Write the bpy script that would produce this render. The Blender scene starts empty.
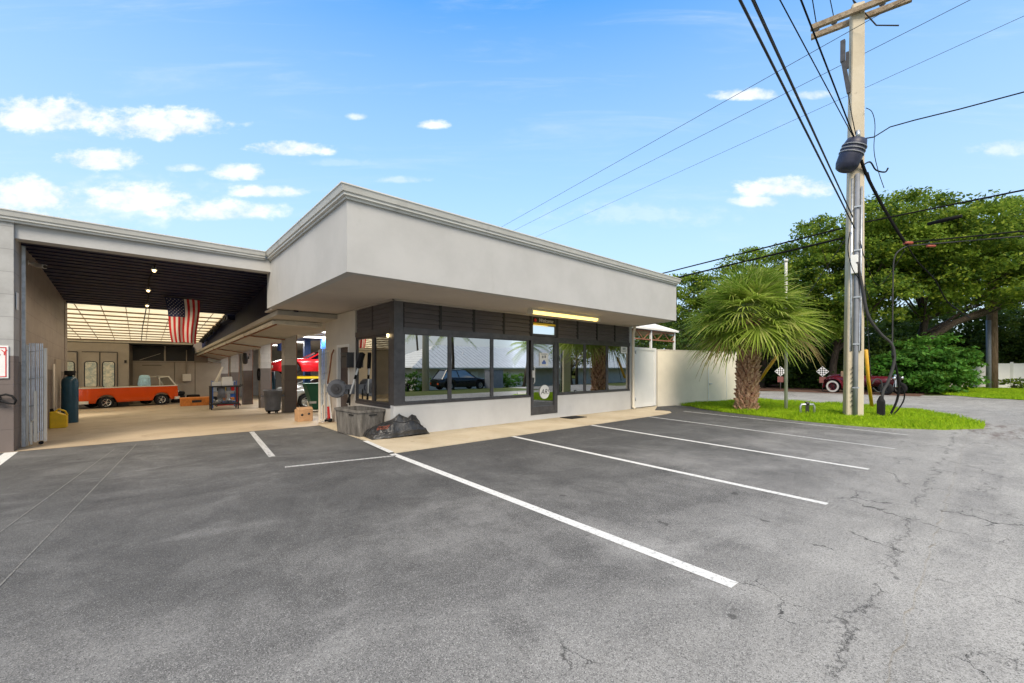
import bpy, bmesh, math, random
import numpy as np
from mathutils import Vector, Matrix
R = math.radians
rnd = random.Random(7)
rng = np.random.default_rng(11)
sc = bpy.context.scene
COL = sc.collection

# ---------------------------------------------------------------- camera
YAW = R(41.44)
cd = bpy.data.cameras.new("camera"); cam = bpy.data.objects.new("camera", cd); COL.objects.link(cam)
cam.location = (0, 0, 1.5); cam.rotation_euler = (R(90), 0, -YAW)
cd.sensor_width = 36; cd.lens = 421.87/1024*36; cd.shift_y = (367.57-341.5)/1024
cd.clip_start = .05; cd.clip_end = 3000
sc.camera = cam

# ---------------------------------------------------------------- light
SUN_DIR = Vector((-.50, -.60, .82)).normalized()      # towards the sun
ELEV = math.asin(SUN_DIR.z); ROT = math.atan2(SUN_DIR.x, SUN_DIR.y)
SKY_STRENGTH = .15
sl = bpy.data.lights.new("sun", 'SUN'); sl.energy = 2.0; sl.angle = R(24); sl.color = (1, .88, .71)
so = bpy.data.objects.new("sun", sl); COL.objects.link(so)
so.rotation_euler = (-SUN_DIR).to_track_quat('-Z', 'Y').to_euler(); so.location = (-30, -40, 70)
sc.view_settings.view_transform = 'Standard'; sc.view_settings.look = 'None'
sc.view_settings.gamma = 1; sc.view_settings.use_curve_mapping = False
sc.view_settings.exposure = 1.2
sc.cycles.max_bounces = 6; sc.cycles.diffuse_bounces = 3; sc.cycles.glossy_bounces = 3; sc.cycles.transmission_bounces = 4; sc.cycles.transparent_max_bounces = 12
sc.cycles.use_adaptive_sampling = True; sc.cycles.adaptive_threshold = .02

# ---- direction helpers used to measure the place from the photograph
cY, sY = math.cos(YAW), math.sin(YAW)
def ray(u, v):
    t = (u-512)/421.87
    return Vector((t*cY+sY, -t*sY+cY, (367.57-v)/421.87))

# ---------------------------------------------------------------- world
W = bpy.data.worlds.new("World"); sc.world = W; W.use_nodes = True
W.cycles.sampling_method = 'MANUAL'; W.cycles.sample_map_resolution = 256
nt = W.node_tree; nt.nodes.clear()
def N(tree, typ, **kw):
    n = tree.nodes.new(typ)
    for k, v in kw.items(): setattr(n, k, v)
    return n
def math_node(tree, op, a, b=None, clamp=False):
    n = tree.nodes.new('ShaderNodeMath'); n.operation = op; n.use_clamp = clamp
    for i, x in enumerate((a, b)):
        if x is None: continue
        if isinstance(x, (int, float)): n.inputs[i].default_value = x
        else: tree.links.new(x, n.inputs[i])
    return n.outputs[0]
def build_world():
    t = nt; L = t.links.new
    sky = N(t, 'ShaderNodeTexSky', sky_type='NISHITA', sun_disc=False)
    sky.sun_elevation = ELEV; sky.sun_rotation = ROT; sky.altitude = 0
    sky.air_density = 1.0; sky.dust_density = .35; sky.ozone_density = 1.6
    hs = N(t, 'ShaderNodeHueSaturation'); hs.inputs['Saturation'].default_value = 1.55; hs.inputs['Hue'].default_value = .497
    hs.inputs['Value'].default_value = 1.15
    L(sky.outputs[0], hs.inputs['Color'])
    tc = N(t, 'ShaderNodeTexCoord'); sep = N(t, 'ShaderNodeSeparateXYZ'); L(tc.outputs['Generated'], sep.inputs[0])
    az = math_node(t, 'ARCTAN2', sep.outputs[0], sep.outputs[1]); el = math_node(t, 'ARCSINE', sep.outputs[2])
    hz = N(t, 'ShaderNodeMapRange', interpolation_type='LINEAR'); L(el, hz.inputs[0]); hz.inputs[1].default_value = -.02; hz.inputs[2].default_value = .76; hz.inputs[3].default_value = 1.0; hz.inputs[4].default_value = 0
    haze = N(t, 'ShaderNodeMix', data_type='RGBA'); L(math_node(t, 'POWER', hz.outputs[0], .62), haze.inputs[0]); L(hs.outputs[0], haze.inputs[6]); haze.inputs[7].default_value = (2.05, 2.45, 2.85, 1)
    def dot(vec):
        n = N(t, 'ShaderNodeVectorMath', operation='DOT_PRODUCT'); L(tc.outputs['Generated'], n.inputs[0]); n.inputs[1].default_value = vec; return n.outputs['Value']
    fwd = dot((math.sin(YAW), math.cos(YAW), 0)); fw = math_node(t, 'MAXIMUM', fwd, .2)
    gp = math_node(t, 'DIVIDE', dot((math.cos(YAW), -math.sin(YAW), 0)), fw); gq = math_node(t, 'DIVIDE', sep.outputs[2], fw)
    cmb = N(t, 'ShaderNodeCombineXYZ'); L(gp, cmb.inputs[0]); L(math_node(t, 'MULTIPLY', gq, 1.7), cmb.inputs[1])
    def noise(scale, detail, rough, vec=None, dist=0):
        n = N(t, 'ShaderNodeTexNoise'); n.inputs['Scale'].default_value = scale; n.inputs['Detail'].default_value = detail
        n.inputs['Roughness'].default_value = rough; n.inputs['Distortion'].default_value = dist
        L(vec or cmb.outputs[0], n.inputs['Vector']); return n.outputs['Fac']
    n1 = noise(10, 8, .6); n2 = noise(32, 5, .6)
    jit = math_node(t, 'ADD', math_node(t, 'MULTIPLY', math_node(t, 'SUBTRACT', n1, .5), 4.6), math_node(t, 'MULTIPLY', math_node(t, 'SUBTRACT', n2, .5), 2.2))
    # cumulus banks: azimuth, elevation, half sizes (degrees)
    clouds = []
    for (u, v, hw, hh, amp) in [(42,118,86,23,1.0),(158,126,82,21,1.0),(100,161,52,15,.95),(20,200,86,26,.95),(132,198,70,20,.9),(215,212,80,14,.8),(80,205,190,34,.42),(640,215,120,18,.3),
              (238,173,34,11,.85),(290,150,46,10,1.0),(268,192,46,9,.85),(188,168,26,6,.6),(433,125,19,6,.8),(356,117,13,5,.6),
              (402,180,36,5,.4),(745,95,44,8,.85),(812,96,28,6,.6),(782,189,60,14,.95),(757,202,36,8,.7),(1005,150,40,11,.5),(350,163,70,5,.25)]:
        clouds.append(((u-512)/421.87, (367.57-v)/421.87, hw/421.87, hh/421.87, amp))
    acc = None
    for (a0, e0, wa, we, amp) in clouds:
        dx = math_node(t, 'DIVIDE', math_node(t, 'SUBTRACT', gp, a0), wa)
        dy = math_node(t, 'DIVIDE', math_node(t, 'SUBTRACT', gq, e0), we)
        dyf = math_node(t, 'MAXIMUM', dy, math_node(t, 'MULTIPLY', dy, -1.35))      # flatter base
        d = math_node(t, 'ADD', math_node(t, 'MULTIPLY', dx, dx), math_node(t, 'MULTIPLY', dyf, dyf))
        m = math_node(t, 'MULTIPLY', math_node(t, 'SUBTRACT', 1.0, d), 1.0)
        m = math_node(t, 'MULTIPLY', math_node(t, 'ADD', m, math_node(t, 'MULTIPLY', jit, .60)), 1.0, True)
        gate = math_node(t, 'MULTIPLY', math_node(t, 'SUBTRACT', 2.1, d), 1.0, True)
        m = math_node(t, 'MULTIPLY', math_node(t, 'MULTIPLY', m, gate), amp)
        acc = m if acc is None else math_node(t, 'MAXIMUM', acc, m)
    sm = N(t, 'ShaderNodeMapRange', interpolation_type='SMOOTHSTEP'); L(acc, sm.inputs[0]); sm.inputs[1].default_value = .0; sm.inputs[2].default_value = .95
    # thin cirrus veils
    mp = N(t, 'ShaderNodeMapping'); L(cmb.outputs[0], mp.inputs[0]); mp.inputs['Scale'].default_value = (.7, 3.2, 1)
    ci = noise(2.6, 7, .62, mp.outputs[0], .6)
    cr = N(t, 'ShaderNodeMapRange', interpolation_type='SMOOTHSTEP'); L(ci, cr.inputs[0]); cr.inputs[1].default_value = .5; cr.inputs[2].default_value = .9; cr.inputs[4].default_value = .30
    def cl_shade(n_):
        c_ = N(t, 'ShaderNodeMix', data_type='RGBA'); r_ = N(t, 'ShaderNodeMapRange'); L(n_, r_.inputs[0]); r_.inputs[1].default_value = .35; r_.inputs[2].default_value = .62
        L(r_.outputs[0], c_.inputs[0]); c_.inputs[6].default_value = (2.5,2.75,3.0,1); c_.inputs[7].default_value = (3.5,3.55,3.6,1); return c_.outputs[2]
    front = N(t, 'ShaderNodeMapRange'); L(fwd, front.inputs[0]); front.inputs[1].default_value = .2; front.inputs[2].default_value = .4
    cov = math_node(t, 'MAXIMUM', math_node(t, 'MULTIPLY', math_node(t, 'MULTIPLY', sm.outputs[0], .90), front.outputs[0]), cr.outputs[0])
    mix = N(t, 'ShaderNodeMix', data_type='RGBA'); L(cov, mix.inputs[0]); L(haze.outputs[2], mix.inputs[6]); L(cl_shade(n1), mix.inputs[7])
    hi = N(t, 'ShaderNodeMapRange', interpolation_type='SMOOTHSTEP'); L(el, hi.inputs[0]); hi.inputs[1].default_value = .80; hi.inputs[2].default_value = 1.05
    bk = N(t, 'ShaderNodeMapRange', interpolation_type='SMOOTHSTEP'); L(fwd, bk.inputs[0]); bk.inputs[1].default_value = .05; bk.inputs[2].default_value = -.45; bk.inputs[3].default_value = 0; bk.inputs[4].default_value = .8
    dk_ = math_node(t, 'MULTIPLY', math_node(t, 'MAXIMUM', hi.outputs[0], bk.outputs[0]), math_node(t, 'ADD', .55, math_node(t, 'MULTIPLY', ci, .7)), True)  # unseen cloud deck overhead and behind, added to neutralise the blue skylight
    m2 = N(t, 'ShaderNodeMix', data_type='RGBA'); L(dk_, m2.inputs[0]); L(mix.outputs[2], m2.inputs[6]); m2.inputs[7].default_value = (2.9, 2.85, 2.75, 1)
    bg = N(t, 'ShaderNodeBackground'); L(m2.outputs[2], bg.inputs[0]); bg.inputs[1].default_value = SKY_STRENGTH
    out = N(t, 'ShaderNodeOutputWorld'); L(bg.outputs[0], out.inputs[0])
build_world()

# ---------------------------------------------------------------- materials
def srgb(r, g, b):
    f = lambda c: (c/255/12.92) if c/255 <= .04045 else ((c/255+.055)/1.055)**2.4
    return (f(r), f(g), f(b))
class Mt:
    """small wrapper: a Principled material with noise-varied colour"""
    def __init__(s, name, rough=.7, metallic=0, spec=.5):
        s.m = bpy.data.materials.new(name); s.m.use_nodes = True; s.t = s.m.node_tree
        s.p = s.t.nodes['Principled BSDF']; s.p.inputs['Roughness'].default_value = rough; s.p.inputs['Metallic'].default_value = metallic
        s.p.inputs['Specular IOR Level'].default_value = spec
        s.pos = N(s.t, 'ShaderNodeNewGeometry').outputs['Position']
    def L(s, a, b): s.t.links.new(a, b)
    def noise(s, scale, detail=4, rough=.55, sx=(1,1,1), dist=0, rot=0, obj=False):
        mp = N(s.t, 'ShaderNodeMapping'); s.L(s.pos, mp.inputs[0]); mp.inputs['Scale'].default_value = sx; mp.inputs['Rotation'].default_value = (0, 0, rot)
        n = N(s.t, 'ShaderNodeTexNoise'); s.L(mp.outputs[0], n.inputs['Vector'])
        n.inputs['Scale'].default_value = scale; n.inputs['Detail'].default_value = detail; n.inputs['Roughness'].default_value = rough; n.inputs['Distortion'].default_value = dist
        return n.outputs['Fac']
    def rng(s, x, a, b, c=0., d=1., smooth=True):
        n = N(s.t, 'ShaderNodeMapRange', interpolation_type='SMOOTHSTEP' if smooth else 'LINEAR'); s.L(x, n.inputs[0])
        for i, v in enumerate((a, b, c, d)): n.inputs[i+1].default_value = v
        return n.outputs[0]
    def mix(s, f, a, b, blend='MIX'):
        n = N(s.t, 'ShaderNodeMix', data_type='RGBA', blend_type=blend)
        for i, x in ((0, f), (6, a), (7, b)):
            if hasattr(x, 'node'): s.L(x, n.inputs[i])
            elif i == 0: n.inputs[0].default_value = x
            else: n.inputs[i].default_value = (*x, 1)
        return n.outputs[2]
    def m_(s, op, a, b=None, clamp=False): return math_node(s.t, op, a, b, clamp)
    def color(s, c):
        if hasattr(c, 'node'): s.L(c, s.p.inputs['Base Color'])
        else: s.p.inputs['Base Color'].default_value = (*c, 1)
        return s
    def bump(s, h, strength=.3, dist=.01):
        b = N(s.t, 'ShaderNodeBump'); b.inputs['Strength'].default_value = strength; b.inputs['Distance'].default_value = dist
        s.L(h, b.inputs['Height']); s.L(b.outputs[0], s.p.inputs['Normal']); return s
def pm(name, col, rough=.6, var=.12, scale=3, metallic=0, bump=0, bscale=60, spec=.5, dirt=None):
    k = Mt(name, rough, metallic, spec)
    n = k.noise(scale, 5, .6); f = k.rng(n, .3, .7)
    a = tuple(c*(1-var) for c in col); b = tuple(min(1, c*(1+var)) for c in col)
    c = k.mix(f, a, b)
    if dirt:
        d = k.rng(k.noise(scale*.6+.7, 7, .7, (1,1,.35)), .55, .78, 0, .55); c = k.mix(d, c, dirt)
    k.color(c)
    if bump: k.bump(k.noise(bscale, 3), bump, .01)
    return k.m
def emis(name, col, st):
    k = Mt(name); k.p.inputs['Emission Color'].default_value = (*col, 1); k.p.inputs['Emission Strength'].default_value = st
    k.color(k.mix(k.rng(k.noise(9), .3, .7), (.8,.8,.78), (.85,.85,.82))); return k.m

M = {}
def sep_pos(k):
    s = N(k.t, 'ShaderNodeSeparateXYZ'); k.L(k.pos, s.inputs[0]); return s.outputs
def mat_asphalt():
    k = Mt("asphalt", .86, 0, .3); ox = sep_pos(k)
    fine = k.noise(150, 3, .8); mid = k.noise(48, 4, .75); grit = k.noise(320, 2, .7)
    wy = k.m_('ADD', ox[1], k.m_('MULTIPLY', k.m_('SUBTRACT', k.noise(.42, 6, .65), .5), 6.0))
    worn = k.rng(wy, 5.0, .4)                                            # polished dark by the building, worn pale by the street
    blot = k.m_('ADD', k.m_('MULTIPLY', k.rng(k.noise(.38, 6, .65, dist=.9), .40, .60), .58), k.m_('MULTIPLY', k.rng(k.noise(1.5, 6, .68, dist=.7), .38, .64), .45))
    c = k.mix(blot, k.mix(worn, (.046,.046,.046), (.112,.110,.107)), k.mix(worn, (.115,.114,.111), (.300,.295,.283)))
    haze_ = k.rng(k.noise(.55, 7, .7, (1,1.6,1), dist=1.3),   .50, .72, 0, .36); c = k.mix(haze_, c, (.265,.262,.254))     # pale dusty wash
    trk = k.m_('MULTIPLY', k.rng(k.noise(1.0, 6, .7, (1.5,.22,1), dist=.5), .52, .68), .5); c = k.mix(trk, c, (.050,.049,.049))  # rubbered wheel tracks
    trk2 = k.m_('MULTIPLY', k.rng(k.noise(1.7, 6, .75, (.22,1.3,1), dist=.6), .54, .70), .45); c = k.mix(trk2, c, (.062,.061,.060))
    # sealer remnants close to the kerb
    w2 = k.m_('ADD', ox[1], k.m_('MULTIPLY', k.m_('SUBTRACT', k.noise(1.2, 6, .72), .5), 3.4))
    seal = k.m_('MULTIPLY', k.rng(w2, 4.4, 6.7, 0, .7), k.rng(ox[0], 3.0, 3.8)); c = k.mix(seal, c, (.040,.040,.042))
    # street side: pale, sun bleached
    wob = k.m_('ADD', ox[1], k.m_('MULTIPLY', k.m_('SUBTRACT', k.noise(.75, 7, .72), .5), 2.6))
    pale = k.m_('MAXIMUM', k.rng(wob, 2.0, .1), k.rng(ox[0], 15.6, 16.6))
    big = k.m_('ADD', k.m_('MULTIPLY', k.rng(k.noise(.35, 6, .65), .35, .65), .5), k.m_('MULTIPLY', k.rng(k.noise(2.2, 6, .7, (.4,1.2,1), dist=.6), .36, .66), .5))
    pc = k.mix(big, (.225,.220,.208), (.400,.390,.365)); c = k.mix(pale, c, pc)
    # darker trench repair along the street edge
    tr = k.m_('MULTIPLY', k.m_('MULTIPLY', k.rng(ox[0], 4.6, 5.0), k.rng(ox[0], 11.6, 11.2)), k.m_('MULTIPLY', k.rng(k.m_('SUBTRACT', ox[1], k.m_('MULTIPLY', ox[0], -.032)), .155, .175, 0, 1), k.rng(ox[1], .34, .25)))
    c = k.mix(k.m_('MULTIPLY', tr, k.rng(k.noise(2.5, 6, .7), .36, .62, .0, .5)), c, (.15,.147,.143))
    # aggregate
    ag = N(k.t, 'ShaderNodeTexVoronoi'); ag.inputs['Scale'].default_value = 210; k.L(k.pos, ag.inputs['Vector']); rgb = N(k.t, 'ShaderNodeSeparateColor'); k.L(ag.outputs['Color'], rgb.inputs[0])
    c = k.mix(k.m_('MULTIPLY', k.rng(fine, .50, .66), k.m_('ADD', .16, k.m_('MULTIPLY', worn, .50))), c, (.42,.41,.39))
    c = k.mix(k.rng(mid, .50, .66, 0, .45), c, (.048,.047,.046))
    c = k.mix(k.m_('MULTIPLY', k.rng(rgb.outputs[0], .74, .98, 0, .7), k.m_('ADD', .35, k.m_('MULTIPLY', k.m_('MAXIMUM', worn, pale), .6))), c, (.47,.46,.44)); c = k.mix(k.rng(rgb.outputs[1], .70, .97, 0, .65), c, (.026,.026,.026))
    c = k.mix(k.rng(grit, .55, .7, 0, .4), c, (.04,.04,.04))
    # cracks: fine web near the seam with the street, plus the broken seam itself
    w = N(k.t, 'ShaderNodeTexNoise'); w.inputs['Scale'].default_value = 2.6; w.inputs['Detail'].default_value = 7; w.inputs['Roughness'].default_value = .65; k.L(k.pos, w.inputs['Vector'])
    ad = N(k.t, 'ShaderNodeVectorMath', operation='MULTIPLY_ADD'); k.L(w.outputs['Color'], ad.inputs[0]); ad.inputs[1].default_value = (.55,.55,0); k.L(k.pos, ad.inputs[2])
    def web(scale, w0, w1, n0, cutn):
        v = N(k.t, 'ShaderNodeTexVoronoi', feature='DISTANCE_TO_EDGE'); v.inputs['Scale'].default_value = scale; k.L(ad.outputs[0], v.inputs['Vector'])
        wid = k.m_('MULTIPLY', v.outputs[0], k.rng(k.noise(5, 4), .3, .7, .6, 2.4)); return k.m_('MULTIPLY', k.rng(wid, w0, w1, 1, 0), k.rng(k.noise(n0, 4), cutn, cutn+.06))
    near = k.rng(wob, 2.2, 1.0)
    cr = k.m_('MULTIPLY', k.m_('MAXIMUM', web(.7, .0012, .0075, .9, .47), web(1.9, .002, .010, 1.1, .55)), near)
    wob2 = k.m_('ADD', k.m_('SUBTRACT', ox[1], .52), k.m_('MULTIPLY', k.m_('SUBTRACT', k.noise(2.4, 8, .8), .5), .62))
    seam = k.m_('MULTIPLY', k.m_('MULTIPLY', k.rng(k.m_('ABSOLUTE', wob2), .002, .013, 1, 0), k.rng(k.noise(1.9, 4), .42, .52)), k.rng(ox[0], 15.2, 14.6))
    cr = k.m_('MAXIMUM', cr, seam)
    rub = k.m_('MULTIPLY', k.m_('MULTIPLY', k.rng(k.m_('ABSOLUTE', wob2), .02, .14, 1, 0), k.rng(k.noise(22, 4, .8), .54, .62)), k.rng(k.noise(1.1, 4), .48, .6)); c = k.mix(k.m_('MULTIPLY', rub, .7), c, (.05,.048,.046))
    c = k.mix(k.m_('MULTIPLY', cr, .88), c, (.022,.021,.020))
    st = k.rng(k.noise(.8, 6, .7, dist=1.2), .655, .76, 0, .5); c = k.mix(st, c, (.040,.038,.037))
    spot = k.rng(k.noise(3.1, 2, .5), .735, .76, 0, .6); c = k.mix(spot, c, (.03,.029,.028))            # oil drips
    dx = k.m_('SUBTRACT', ox[0], 15.4); dy = k.m_('SUBTRACT', ox[1], -.1)                                # reddish soil washed out at the grass tip
    dd = k.m_('ADD', k.m_('MULTIPLY', dx, k.m_('MULTIPLY', dx, .12)), k.m_('MULTIPLY', dy, k.m_('MULTIPLY', dy, 1.6)))
    so_ = k.m_('MULTIPLY', k.rng(dd, 0, 1, 1, 0), k.rng(k.noise(2.2, 6, .7, (.5,1.6,1)), .45, .62)); c = k.mix(k.m_('MULTIPLY', so_, .75), c, (.11,.075,.065))
    k.color(c); k.bump(k.m_('SUBTRACT', k.m_('MULTIPLY', fine, .6), k.m_('MULTIPLY', cr, 1.5)), .22, .005); return k.m
def mat_stucco(name, col, stain=.25, bump=.25):
    k = Mt(name, .85, 0, .25)
    c = k.mix(k.rng(k.noise(1.1, 6, .65), .3, .7), tuple(x*.93 for x in col), tuple(min(1, x*1.04) for x in col))
    s = k.rng(k.noise(1.6, 7, .75, (1,1,.28)), .58, .8, 0, stain); c = k.mix(s, c, tuple(x*.62 for x in (col[0], col[1]*.97, col[2]*.9)))
    k.color(c); k.bump(k.m_('ADD', k.noise(55, 4, .7), k.m_('MULTIPLY', k.noise(7, 4), .6)), bump, .008); return k.m
def mat_block(name, split, slope=0., top=(.42,.42,.41), low=(.16,.13,.118)):
    """painted concrete block, two tones split at a height that may follow the fall of the floor"""
    k = Mt(name, .6, 0, .4); ox = sep_pos(k)
    zz = k.m_('ADD', ox[2], k.m_('MULTIPLY', k.m_('SUBTRACT', ox[1], 11.6), slope)) if slope else ox[2]
    f = k.rng(zz, split-.006, split+.006, smooth=False)
    c = k.mix(f, low, top)
    c = k.mix(k.rng(k.noise(2.2, 6, .7), .35, .75, 0, .28), c, (.10,.09,.08))
    cb = N(k.t, 'ShaderNodeCombineXYZ'); k.L(k.m_('ADD', ox[0], ox[1]), cb.inputs[0]); k.L(zz, cb.inputs[1])
    br = N(k.t, 'ShaderNodeTexBrick'); k.L(cb.outputs[0], br.inputs['Vector']); br.inputs['Scale'].default_value = 1
    br.inputs['Brick Width'].default_value = .8; br.inputs['Row Height'].default_value = .4; br.inputs['Mortar Size'].default_value = .006
    br.inputs['Mortar Smooth'].default_value = .3
    c = k.mix(k.m_('MULTIPLY', br.outputs['Fac'], .35), c, (.05,.05,.05)); k.color(c)
    k.bump(k.m_('SUBTRACT', k.m_('MULTIPLY', k.noise(60, 3), .3), br.outputs['Fac']), .4, .008); return k.m
def mat_concrete(name, c0, c1, stain, rough=.8, spec=.35):
    k = Mt(name, rough, 0, spec)
    c = k.mix(k.rng(k.noise(.7, 6, .65, dist=.6), .3, .7), c0, c1)
    c = k.mix(k.rng(k.noise(1.3, 7, .72, (1, .5, 1), dist=.8), .5, .75, 0, .6), c, stain)
    c = k.mix(k.rng(k.noise(45, 3, .7), .45, .75, 0, .3), c, tuple(x*1.2 for x in c1))
    c = k.mix(k.rng(k.noise(5, 5, .7), .62, .76, 0, .5), c, tuple(x*.45 for x in stain)); k.color(c)
    k.bump(k.noise(50, 3), .25, .004); return k.m
def mat_paint_line(name, col=(.62,.62,.6), wear=.5):
    k = Mt(name, .75, 0, .3)
    f = k.m_('MULTIPLY', k.rng(k.noise(38, 5, .8), .5, .75), wear)
    k.color(k.mix(f, col, (.13,.13,.13))); k.bump(k.noise(95, 3), .4, .004)
    tr = N(k.t, 'ShaderNodeBsdfTransparent'); mx = N(k.t, 'ShaderNodeMixShader'); out = k.t.nodes['Material Output']
    g = k.m_('MULTIPLY', k.rng(k.noise(22, 6, .85), .52, .6), min(1, wear*1.2)); k.L(g, mx.inputs[0]); k.L(k.p.outputs[0], mx.inputs[1]); k.L(tr.outputs[0], mx.inputs[2]); k.L(mx.outputs[0], out.inputs[0])
    return k.m
def mat_glass(name, refl=.5, tint=(.10,.11,.115), col=(.90,.92,.92)):
    k = Mt(name); t = k.t; gl = N(t, 'ShaderNodeBsdfGlossy'); gl.inputs['Color'].default_value = (*col, 1); gl.inputs['Roughness'].default_value = .004
    tr = N(t, 'ShaderNodeBsdfTransparent'); tr.inputs['Color'].default_value = (*tint, 1)
    fr = N(t, 'ShaderNodeFresnel'); fr.inputs['IOR'].default_value = 1.5
    f = k.m_('ADD', k.m_('MULTIPLY', fr.outputs[0], .8), refl, True)
    f = k.m_('ADD', f, k.m_('MULTIPLY', k.m_('SUBTRACT', k.noise(1.5, 3), .5), .04), True)
    mx = N(t, 'ShaderNodeMixShader'); k.L(f, mx.inputs[0]); k.L(tr.outputs[0], mx.inputs[1]); k.L(gl.outputs[0], mx.inputs[2])
    k.L(mx.outputs[0], t.nodes['Material Output'].inputs[0]); t.nodes.remove(k.p); return k.m
def mat_leaf(name, c0, c1, c2, trans=.35):
    k = Mt(name, .62, 0, .18)
    g = N(k.t, 'ShaderNodeNewGeometry'); r = g.outputs['Random Per Island']
    n = k.noise(.75, 3)
    c = k.mix(k.rng(n, .40, .60), c0, c1); c = k.mix(k.rng(r, .62, 1, 0, .8), c, c2); k.color(c)
    tl = N(k.t, 'ShaderNodeBsdfTranslucent'); k.L(k.mix(.5, c, (.25,.38,.05)), tl.inputs['Color'])
    mx = N(k.t, 'ShaderNodeMixShader'); mx.inputs[0].default_value = trans
    k.L(k.p.outputs[0], mx.inputs[1]); k.L(tl.outputs[0], mx.inputs[2]); k.L(mx.outputs[0], k.t.nodes['Material Output'].inputs[0]); return k.m
def mat_ribbed(name, col, pitch, axis=1, rough=.5, metallic=0):
    k = Mt(name, rough, metallic, .4); ox = sep_pos(k)
    w = k.m_('FRACT', k.m_('DIVIDE', ox[axis], pitch)); line = k.rng(k.m_('ABSOLUTE', k.m_('SUBTRACT', w, .5)), .06, .13, 1, 0)
    c = k.mix(k.rng(k.noise(2, 5, .7), .3, .7), tuple(x*.88 for x in col), tuple(min(1, x*1.1) for x in col)); k.color(k.mix(k.m_('MULTIPLY', line, .45), c, (.02,.02,.02)))
    k.bump(line, .8, .02); return k.m
def mat_bark(name, c0, c1, sx=(6,6,1.2)):
    k = Mt(name, .9, 0, .2); n = k.noise(3, 6, .7, sx); k.color(k.mix(k.rng(n, .35, .65), c0, c1)); k.bump(n, .7, .03); return k.m
def mat_soil(name, c0, c1, scale=1.2):
    k = Mt(name, .95, 0, .1); n = k.noise(scale, 7, .7); c = k.mix(k.rng(n, .3, .7), c0, c1)
    c = k.mix(k.rng(k.noise(30, 4, .7), .4, .7, 0, .5), c, tuple(x*.55 for x in c0)); k.color(c); k.bump(k.noise(40, 4), .6, .03); return k.m

M['asphalt'] = mat_asphalt(); M['street'] = M['asphalt']
M['ground'] = mat_soil("ground_grass", (.07,.10,.025), (.13,.14,.05), .4)
M['lawn'] = mat_soil("lawn_grass", (.18,.30,.015), (.25,.37,.025), .8)
M['soil'] = mat_soil("leaf_litter", (.10,.06,.045), (.17,.10,.075), 1.5)
M['stucco'] = mat_stucco("fascia_stucco", (.45,.447,.437), .45); M['stucco_wall'] = mat_stucco("wall_stucco", (.58,.578,.57), .2)
M['side_wall'] = mat_stucco("side_wall_stucco", (.62,.58,.52), .25)
M['soffit'] = mat_stucco("soffit_paint", (.50,.45,.405), .35, .1)
M['gutter'] = pm("gutter_metal", (.58,.575,.54), .45, .05, 2, .0, dirt=(.30,.29,.26))
M['gutter_line'] = pm("gutter_shadow_gap", (.16,.155,.145), .7)
M['block'] = mat_block("painted_block", 1.71)
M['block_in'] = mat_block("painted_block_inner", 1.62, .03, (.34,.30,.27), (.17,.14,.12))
M['column'] = mat_block("column_block", 1.76, .03, (.50,.48,.46), (.155,.13,.12))
M['sidewalk'] = mat_concrete("sidewalk_concrete", (.44,.365,.25), (.56,.48,.35), (.36,.25,.13))
M['floor'] = mat_concrete("garage_floor_concrete", (.34,.265,.175), (.46,.37,.255), (.19,.125,.075), .55, .5)
M['line'] = mat_paint_line("white_line_paint", (.66,.66,.64), .3); M['line_worn'] = mat_paint_line("worn_line_paint", (.5,.5,.49), .85)
M['scuff'] = mat_paint_line("faded_scrape", (.20,.195,.18), 1.5)
M['frame'] = pm("dark_bronze_frame", (.055,.053,.056), .45, .15, 6, .3)
M['frame_grey'] = pm("grey_aluminium_frame", (.085,.083,.088), .4, .2, 5, .4)
k = Mt("louvre_board", .6); nn = k.noise(5, 6, .7, (.25,.25,8)); k.color(k.mix(k.rng(nn, .3, .7), (.070,.063,.066), (.118,.106,.110))); k.bump(nn, .3, .004); M['louvre'] = k.m
M['glass'] = mat_glass("tinted_glass", .46); M['glass_clear'] = mat_glass("clear_glass", .08, (.75,.8,.78), (.9,.9,.9)); M['glass_door'] = mat_glass("door_glass", .42, (.12,.13,.12))
M['glass_side'] = mat_glass("side_glass", .16, (.10,.10,.10))
M['glass_car'] = mat_glass("car_glass", .25, (.06,.07,.07))
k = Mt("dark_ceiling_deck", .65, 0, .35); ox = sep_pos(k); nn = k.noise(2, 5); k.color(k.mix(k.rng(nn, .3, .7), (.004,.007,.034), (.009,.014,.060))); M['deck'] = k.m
M['black'] = pm("black_paint", (.015,.015,.016), .6); M['rubber'] = pm("black_rubber", (.014,.014,.015), .8, .2, 8, bump=.2, spec=.2)
M['white'] = pm("white_paint", (.74,.74,.72), .5, .04, 3); M['offwhite'] = pm("cream_paint", (.68,.63,.53), .55, .05, 2, dirt=(.5,.43,.33))
M['fence'] = mat_stucco("fence_cream", (.80,.73,.60), .12, .1); M['gate_white'] = pm("gate_white_paint", (.78,.78,.76), .45, .03, 2)
M['steel'] = pm("galvanised_steel", (.46,.49,.52), .4, .18, 9, .75); M['chrome'] = pm("chrome", (.7,.7,.7), .15, .05, 4, 1)
M['lattice'] = pm("pale_steel", (.66,.70,.75), .45, .12, 9, .2, dirt=(.25,.24,.24))
M['pvc'] = pm("grey_conduit", (.20,.215,.245), .5, .1, 4)
M['cable'] = pm("black_cable", (.008,.008,.009), .8, .1, 3, spec=.15); M['cable_grey'] = pm("weathered_cable", (.05,.05,.053), .8, .1, 3, spec=.2)
M['blue'] = pm("blue_lift_paint", (.02,.10,.36), .4, .15, 5); M['cyl'] = pm("dark_teal_paint", (.010,.060,.105), .35, .12, 5)
M['yellow'] = pm("yellow_plastic", (.85,.58,.02), .45, .1, 5); M['orange'] = pm("orange_gloss_paint", (.66,.072,.004), .2, .05, 2)
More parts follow.
